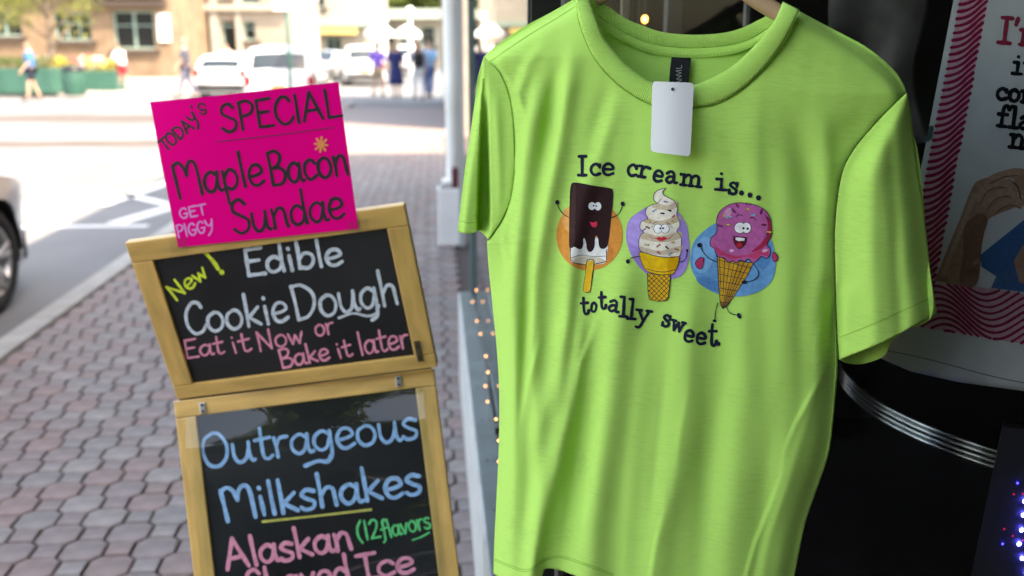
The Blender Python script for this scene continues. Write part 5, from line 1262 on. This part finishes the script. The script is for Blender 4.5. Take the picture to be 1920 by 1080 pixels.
line([(838,792),(828,830),(824,870)], 4); fillc(NAVY, blob(822,878,9,7)); line([(878,806),(892,836),(915,848),(936,850)], 4); fillc(NAVY, blob(940,854,9,14,-.3))
# words
_lay[0] = 20
def wd(items):
    for it in items:
        ch_, x0, yb_, w, h = it[:5]; a = it[5] if len(it) > 5 else 0
        word(ink(NAVY), ch_, x0, yb_, x0+w*math.cos(a), yb_+w*math.sin(a), h, it[6] if len(it) > 6 else 15, zf, SLAB, step=5, jitter=0)
wd([('I',160,178,48,96,0,16),('c',218,176,60,92,.03),('e',278,176,64,92,.0),
    ('c',396,178,56,92,.1),('r',448,182,60,92,.15),('e',520,202,52,90,.2),('a',582,212,60,92,.05),('m',650,222,112,90,.12),
    ('i',820,246,64,92,.06),('s',884,264,52,92,.1)])
for x, y in ((952,262),(993,272),(1034,285)): fillc(NAVY, blob(x,y,12,13), False)
wd([('t',176,848,44,92,-.05,14),('o',222,834,32,76,.1,12),('t',262,822,40,96,-.02,14),('a',304,830,56,92,.16,14),('l',360,858,44,98,.05,14),('l',398,868,44,98,.1,14),('y',438,880,76,98,.12,14),
    ('s',562,900,46,92,.22,14),('w',604,920,72,84,.25,14),('e',668,974,54,92,.2,15),('e',728,988,54,92,.12,15),('t',788,998,46,120,.05,15)])
fillc(NAVY, blob(842,990,9,11), False)
for c, acc in PR.items():
    if acc[0]: paint('print', acc, flat(c, .7), tee)

# ---- hanger, price tag, rail
hg = thing('clothes_hanger', 'pale wooden clothes hanger inside the lime green T-shirt', 'hanger', spt(1285,-60,-.02))
ho = Vector(hg.location)
M_beech = mat('beech_wood', (.50,.30,.17), .45, var=.18, vscale=25, coat=.2)
pts = [(925,108),(985,72),(1050,36),(1112,2),(1190,-38),(1285,-62),(1375,-30),(1420,2),(1490,44),(1560,80),(1630,118),(1670,150)]
pp = [spt(x, y-2, -.027)-ho for x, y in catmull(pts, n=5)]
b = MB(); n_ = len(pp); V = []; F = []
for i, q in enumerate(pp):
    t_ = (pp[min(i+1, n_-1)]-pp[max(i-1, 0)]).normalized(); a_ = TN; u_ = t_.cross(a_).normalized(); hh = .0115*(1-.35*abs(2*i/(n_-1)-1)**2)
    for j in range(12): an = 2*math.pi*j/12; V.append(q+a_*math.cos(an)*.0065+u_*math.sin(an)*hh)
for i in range(n_-1):
    for j in range(12): F.append((i*12+j, i*12+(j+1) % 12, (i+1)*12+(j+1) % 12, (i+1)*12+j))
F += [tuple(range(12)), tuple(range((n_-1)*12, n_*12))]; b.add(V, F); b.obj('arm', M_beech, hg, True)
b = MB(); hk = [Vector((0,0,0)), Vector((0,0,.05))]+[Vector((TN.y*-.02*(1-math.cos(a))*0-.022*math.cos(a)*.927*1+.0*a, .022*math.cos(a)*.375, .075+.022*math.sin(a))) for a in np.linspace(-1.4, 3.0, 12)]
b.tube(hk, .0018); b.obj('hook', M_zinc, hg)
rl = thing('hanging_rail', 'black metal rail under the shop ceiling carrying the wooden hanger', 'rail', ho+Vector((0,0,.085)))
b = MB(); b.tube([Vector((-.25,.10,0)), Vector((.75,-.30,0))], .008); b.obj('bar', M_dark, rl); 
for q in (Vector((-.24,.097,0)), Vector((.74,-.297,0))): b = MB(); b.tube([q, q+Vector((0,0,2.6-rl.location.z))], .005); b.obj('support', M_dark, rl)
tg = thing('price_tag', 'blank white rounded price tag hanging at the neck of the lime T-shirt', 'price tag', spt(1261,167,.05))
def tagfn(x, y): return spt(x, y, .043+.012*((y-153)/140)+.0035*math.sin((x-1220)/80*3.1))-Vector(tg.location)
cs = [(1223.5,152.5),(1301,155.5),(1294,293.5),(1220,284)]; TGP = []
for i in range(4):
    c = np.array(cs[i]); a = np.array(cs[i-1])-c; b_ = np.array(cs[(i+1) % 4])-c; a = a/np.linalg.norm(a)*8; b_ = b_/np.linalg.norm(b_)*8
    for t in np.linspace(0, 1, 7): TGP.append(tuple(c+a*(1-t)**2+b_*t**2))
vv, ff = fill2d(TGP, 8); o = mesh('card', [tagfn(x, y) for x, y in vv], [tuple(int(i) for i in f) for f in ff], mat('white_card', (.72,.71,.70), .55, var=.02, vscale=10), tg, False); solid(o, .0006, 0)
q = tagfn(1261,167); r_ = (spt(1261,167,.1)-spt(1261,167,0)).normalized()
M3 = r_.to_track_quat('Z','Y').to_matrix()
b = MB(); b.tube([q+r_*.0006, q+r_*.0022], .0019, n=10); b.obj('barb', mat('dark_plastic', (.03,.03,.05), .3), tg)
b = MB(); b.tube([q+r_*.001, q-r_*.01+Vector((.0,0,.006)), spt(1268,160,.030)-Vector(tg.location)], .0004, n=5); b.obj('loop', M_dark, tg)

# ================================================================== BEHIND THE ENTRY WINDOW
def wplane(back): return WP0-WN*back, WN
tw_P, tw_N = wplane(.035)
tl_ = thing('tea_towel', 'large off-white printed tea towel with wavy raspberry border behind the shop glass', 'tea towel', (0,0,0))
def twp(x, y, off=0.0): return hitpl(x, y, tw_P+tw_N*(off+.004*math.sin(x*.02+y*.006)), tw_N)
TW = [(1800,-60),(2200,-20),(2200,800),(2060,757),(1920,733),(1796,716),(1707,696),(1648,670),(1662,600),(1690,480),(1726,320),(1757,160),(1786,10)]
vv, ff = fill2d(TW, 14); o = mesh('cloth', [twp(x, y) for x, y in vv], [tuple(int(i) for i in f) for f in ff], mat('off_white_cloth', (.74,.74,.73), .9, var=.06, vscale=30, bump=.3, bscale=600, dist=.0005), tl_, True); solid(o, .0015, 0)
TWI = {}
def tin(c): return TWI.setdefault(c, ([], []))
tfn = lambda x, y, off: twp(x, y, off+.0012)
_lay[0] = 0
LB_ = [(1806,-40),(1862,-40),(1852,0),(1822,160),(1791,320),(1770,440),(1752,530),(1740,560),(1700,590),(1712,480),(1738,320),(1770,160),(1800,0)]
BB_ = [(1700,585),(1752,530),(1830,537),(1920,551),(2190,600),(2190,700),(2060,672),(1920,645),(1800,625),(1713,611),(1680,606)]
shape(tin((.78,.42,.48)), LB_, tfn, 14); shape(tin((.78,.42,.48)), BB_, tfn, 14)
MAR = (.38,.014,.07)
def tclip(P, poly, w, c=MAR):
    Q = resample(np.array(P, float), 3); m = inside(Q, poly); run = []
    for q, k_ in list(zip(Q, m))+[((0, 0), False)]:
        if k_: run.append(tuple(q))
        else:
            if len(run) > 2: stroke(tin(c), run, w, tfn, 5, smooth=False)
            run = []
for i in range(52):
    y = -60+i*13.4; xl = np.interp(y, [-60,0,320,600],[1808,1798,1736,1690]); tclip(catmull([(xl-6,y+2),(xl+14,y),(xl+32,y-8),(xl+50,y-24),(xl+75,y-44)], n=6), LB_, 6.2)
for i in range(22):
    y0_ = 505+i*11.5; tclip([(x, y0_-24*math.sin((x-1700)/30.0-i*.10)+(x-1700)*.16) for x in range(1670, 2200, 5)], BB_, 5.0)
ARM = [(1752,527),(1775,470),(1800,410),(1818,362),(1832,340),(1860,330),(1885,320),(1905,315),(1930,322),(1960,350),(1950,380),(1915,386),(1893,393),(1870,402),(1852,414),(1844,445),(1836,490),(1824,535)]
shape(tin((.46,.25,.17)), sm(ARM+[ARM[0]])[:-1], tfn, 14); shape(tin((.30,.14,.09)), sm([(1806,420),(1838,400),(1852,414),(1842,450),(1832,532),(1800,530),(1806,480)]), tfn, 14)
shape(tin((.04,.15,.36)), [(1838,478),(1920,412),(1990,380),(2100,560),(1930,549),(1858,540),(1868,518),(1840,500)], tfn, 14); shape(tin((.46,.25,.17)), [(1900,490),(1925,450),(1990,440),(1990,545),(1912,530)], tfn, 14)
for P in ([(1882,336),(1893,334),(1900,339)],[(1870,362),(1880,367)],[(1908,362),(1918,370)]): stroke(tin((.45,.42,.38)), P, 3.5, tfn, 3)
stroke(tin((.10,.16,.17)), [(1732,262),(1742,258),(1746,240)], 10, tfn, 3); 
for P in ([(1896,340),(1908,350),(1914,372)],[(1878,352),(1892,360),(1898,378)]): stroke(tin((.12,.05,.035)), P, 2.5, tfn, 3)
for P, w_ in (([(1838,372),(1850,352),(1872,342),(1892,348)], 17), ([(1850,384),(1866,366),(1888,360),(1904,370)], 16), ([(1862,396),(1880,382),(1898,378),(1912,384)], 14), ([(1856,338),(1880,326),(1906,322)], 13)):
    stroke(tin((.52,.30,.21)), P, w_, tfn, 4); stroke(tin((.26,.11,.07)), [(x+1, y+w_*.5) for x, y in P], 2.2, tfn, 4)
stroke(tin((.55,.33,.24)), [(1768,515),(1790,460),(1812,405),(1826,366)], 9, tfn, 5)
RED = (.42,.03,.07); BLK = (.012,.012,.014)
def tw_word(c, t, x0, y0, x1, y1, h, w): word(tin(c), t, x0, y0, x1, y1, h, w, tfn, SLAB, up=(.13, -.99), step=3, jitter=0)
tw_word(RED, "I'm", 1868,80, 1952,88, 50, 8); tw_word(BLK, 'it', 1896,138, 1940,142, 38, 7); tw_word(BLK, 'com', 1866,186, 1948,195, 36, 8); tw_word(BLK, 'fla', 1868,236, 1935,244, 40, 8); tw_word(BLK, 'no', 1890,276, 1950,282, 42, 8)
for c, acc in TWI.items(): paint('print', acc, flat(c, .85), tl_)
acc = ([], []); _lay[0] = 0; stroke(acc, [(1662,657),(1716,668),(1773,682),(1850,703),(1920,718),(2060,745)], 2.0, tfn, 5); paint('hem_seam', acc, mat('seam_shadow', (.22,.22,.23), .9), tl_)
b = MB(); b.tube([twp(1780,-70), twp(2230,-30)], .009); b.obj('hanging_rod', M_dark, tl_)

# bar table with ribbed chrome edge
zt_ = .93; e3 = [gnd(x, y, zt_) for x, y in ((1575,678),(1653,755),(1862,840))]
(ax, ay), (bx_, by_), (cx_, cy_) = [(p.x, p.y) for p in e3]
dd_ = 2*(ax*(by_-cy_)+bx_*(cy_-ay)+cx_*(ay-by_)); ux_ = ((ax*ax+ay*ay)*(by_-cy_)+(bx_*bx_+by_*by_)*(cy_-ay)+(cx_*cx_+cy_*cy_)*(ay-by_))/dd_; uy_ = ((ax*ax+ay*ay)*(cx_-bx_)+(bx_*bx_+by_*by_)*(ax-cx_)+(cx_*cx_+cy_*cy_)*(bx_-ax))/dd_
rt = math.hypot(ax-ux_, ay-uy_); print('TABLE', ux_, uy_, rt)
tb = thing('diner_table', 'round black diner table with ribbed chrome edge inside the shop window', 'table', (ux_, uy_, 0))
b = MB(); b.lathe([(0,zt_),(rt-.004,zt_),(rt-.004,zt_-.04),(0,zt_-.04)], n=96); b.obj('tabletop', M_black, tb)
M_chrome = mat('chrome', (.62,.64,.66), .16, metal=1)
b = MB(); b.lathe([(rt-.004,zt_-.0005),(rt-.001,zt_-.002),(rt-.001,zt_-.036),(rt-.004,zt_-.0375)], n=128); eb = b.obj('edge_band', M_black, tb, True)
for i in range(4):
    z_ = zt_-.004-i*.0098; b = MB(); b.lathe([(rt-.001+.0030*math.sin(a), z_-.0032*math.cos(a)) for a in np.linspace(0, math.pi, 7)], n=128); b.obj('chrome_ring', M_chrome, eb, True)
b = MB(); b.lathe([(0,zt_-.04),(.04,zt_-.04),(.035,.1),(.22,.05),(.24,.03),(0,.03)], n=32); b.obj('pedestal', M_chrome, tb, True)
# LED panel at the lower right
lq, ln = wplane(.03)
ledp = thing('led_sign', 'dark LED sign board with tiny blue and red lights low in the shop window', 'led sign', hitpl(1900,1000,lq,ln)); lo_ = Vector(ledp.location)
P4 = [hitpl(x, y, lq, ln)-lo_ for x, y in ((1880,800),(2300,850),(2300,1300),(1775,1300))]
b = MB(); b.add(P4+[p-ln*.02 for p in P4], [(0,1,2,3),(7,6,5,4),(0,4,5,1),(0,3,7,4)]); b.obj('panel', mat('led_board', (.02,.02,.026), .45), ledp)
def led(px, py, c, s_, e): 
    q = hitpl(px, py, lq+ln*.004, ln)-lo_; b = MB(); b.lathe([(0,s_*.8),(s_*.8,s_*.4),(s_,0),(0,-.002)], q, n=12, axis='Y'); b.obj('led_lamp', M_bl[c], ledp, True)
M_bl = {'b': mat('blue_led', (.1,.1,.9), .3, emit=(.05,.07,1), estr=24), 's': mat('blue_led_dim', (.05,.05,.6), .3, emit=(.01,.015,1), estr=3.0), 'r': mat('red_led', (.5,.02,.05), .3, emit=(1,.02,.08), estr=.12)}
for px, py in ((1919,966),(1916,994),(1911,1020),(1917,1047),(1922,940),(1925,1075)): led(px, py, 'b', .0034, 1)
for px, py in ((1908,906),(1880,1020),(1935,890)): led(px, py, 's', .0018, 1)
for px, py in ((1901,927),(1918,926),(1883,992),(1899,1005),(1918,1013),(1930,905)): led(px, py, 'r', .0016, 1)
# made-up hanging shape for the blurred brown and grey area deep in the shop
p0 = hitpl(1640,110,*wplane(.45)); fp = thing('blurred_backdrop', 'made-up dark brown and grey garment hanging deep in the shop behind the right shoulder', 'backdrop', (p0.x, p0.y, p0.z))
M_backdrop = mat('brown_grey_cloth', (.05,.03,.022), .8, var=.7, vscale=9, var2=(.16,.145,.14)); V = []; F = []
for i in range(25):
    for j in range(20):
        u, v = i/24, j/19; V.append(WD*((u-.5)*(.13+.07*v+.03*math.sin(v*7)))+Vector((0,0,.2-.36*v))+WN*(.010*math.sin(u*9+v*2)+.02*math.sin(v*5)))
for i in range(24):
    for j in range(19): a = i*20+j; F.append((a, a+1, a+21, a+20))
solid(mesh('fabric', V, F, M_backdrop, fp, True), .003); b = MB(); b.tube([Vector((0,0,.16)), Vector((0,0,2.55-p0.z))], .002); b.obj('cord', M_dark, fp)
import OpenImageIO as oiio, sys
im=oiio.ImageBuf('/workdir/render_main.png'); 
def p(x,y,r=3):
    import numpy as np
    a=im.get_pixels(oiio.FLOAT, oiio.ROI(int(x/1.875)-r,int(x/1.875)+r,int(y/1.875)-r,int(y/1.875)+r,0,1,0,3)); return (a.reshape(-1,3).mean(0)*255).round().astype(int)
for x,y in [(1400,300),(1000,500),(1250,900),(1480,800),(1650,450),(1260,250),(100,900),(60,700),(60,600),(100,500),(500,300),(280,600),(1860,150),(1840,650),(1850,690),(1700,800),(1790,950),(480,400+480)]: print((x,y),p(x,y))
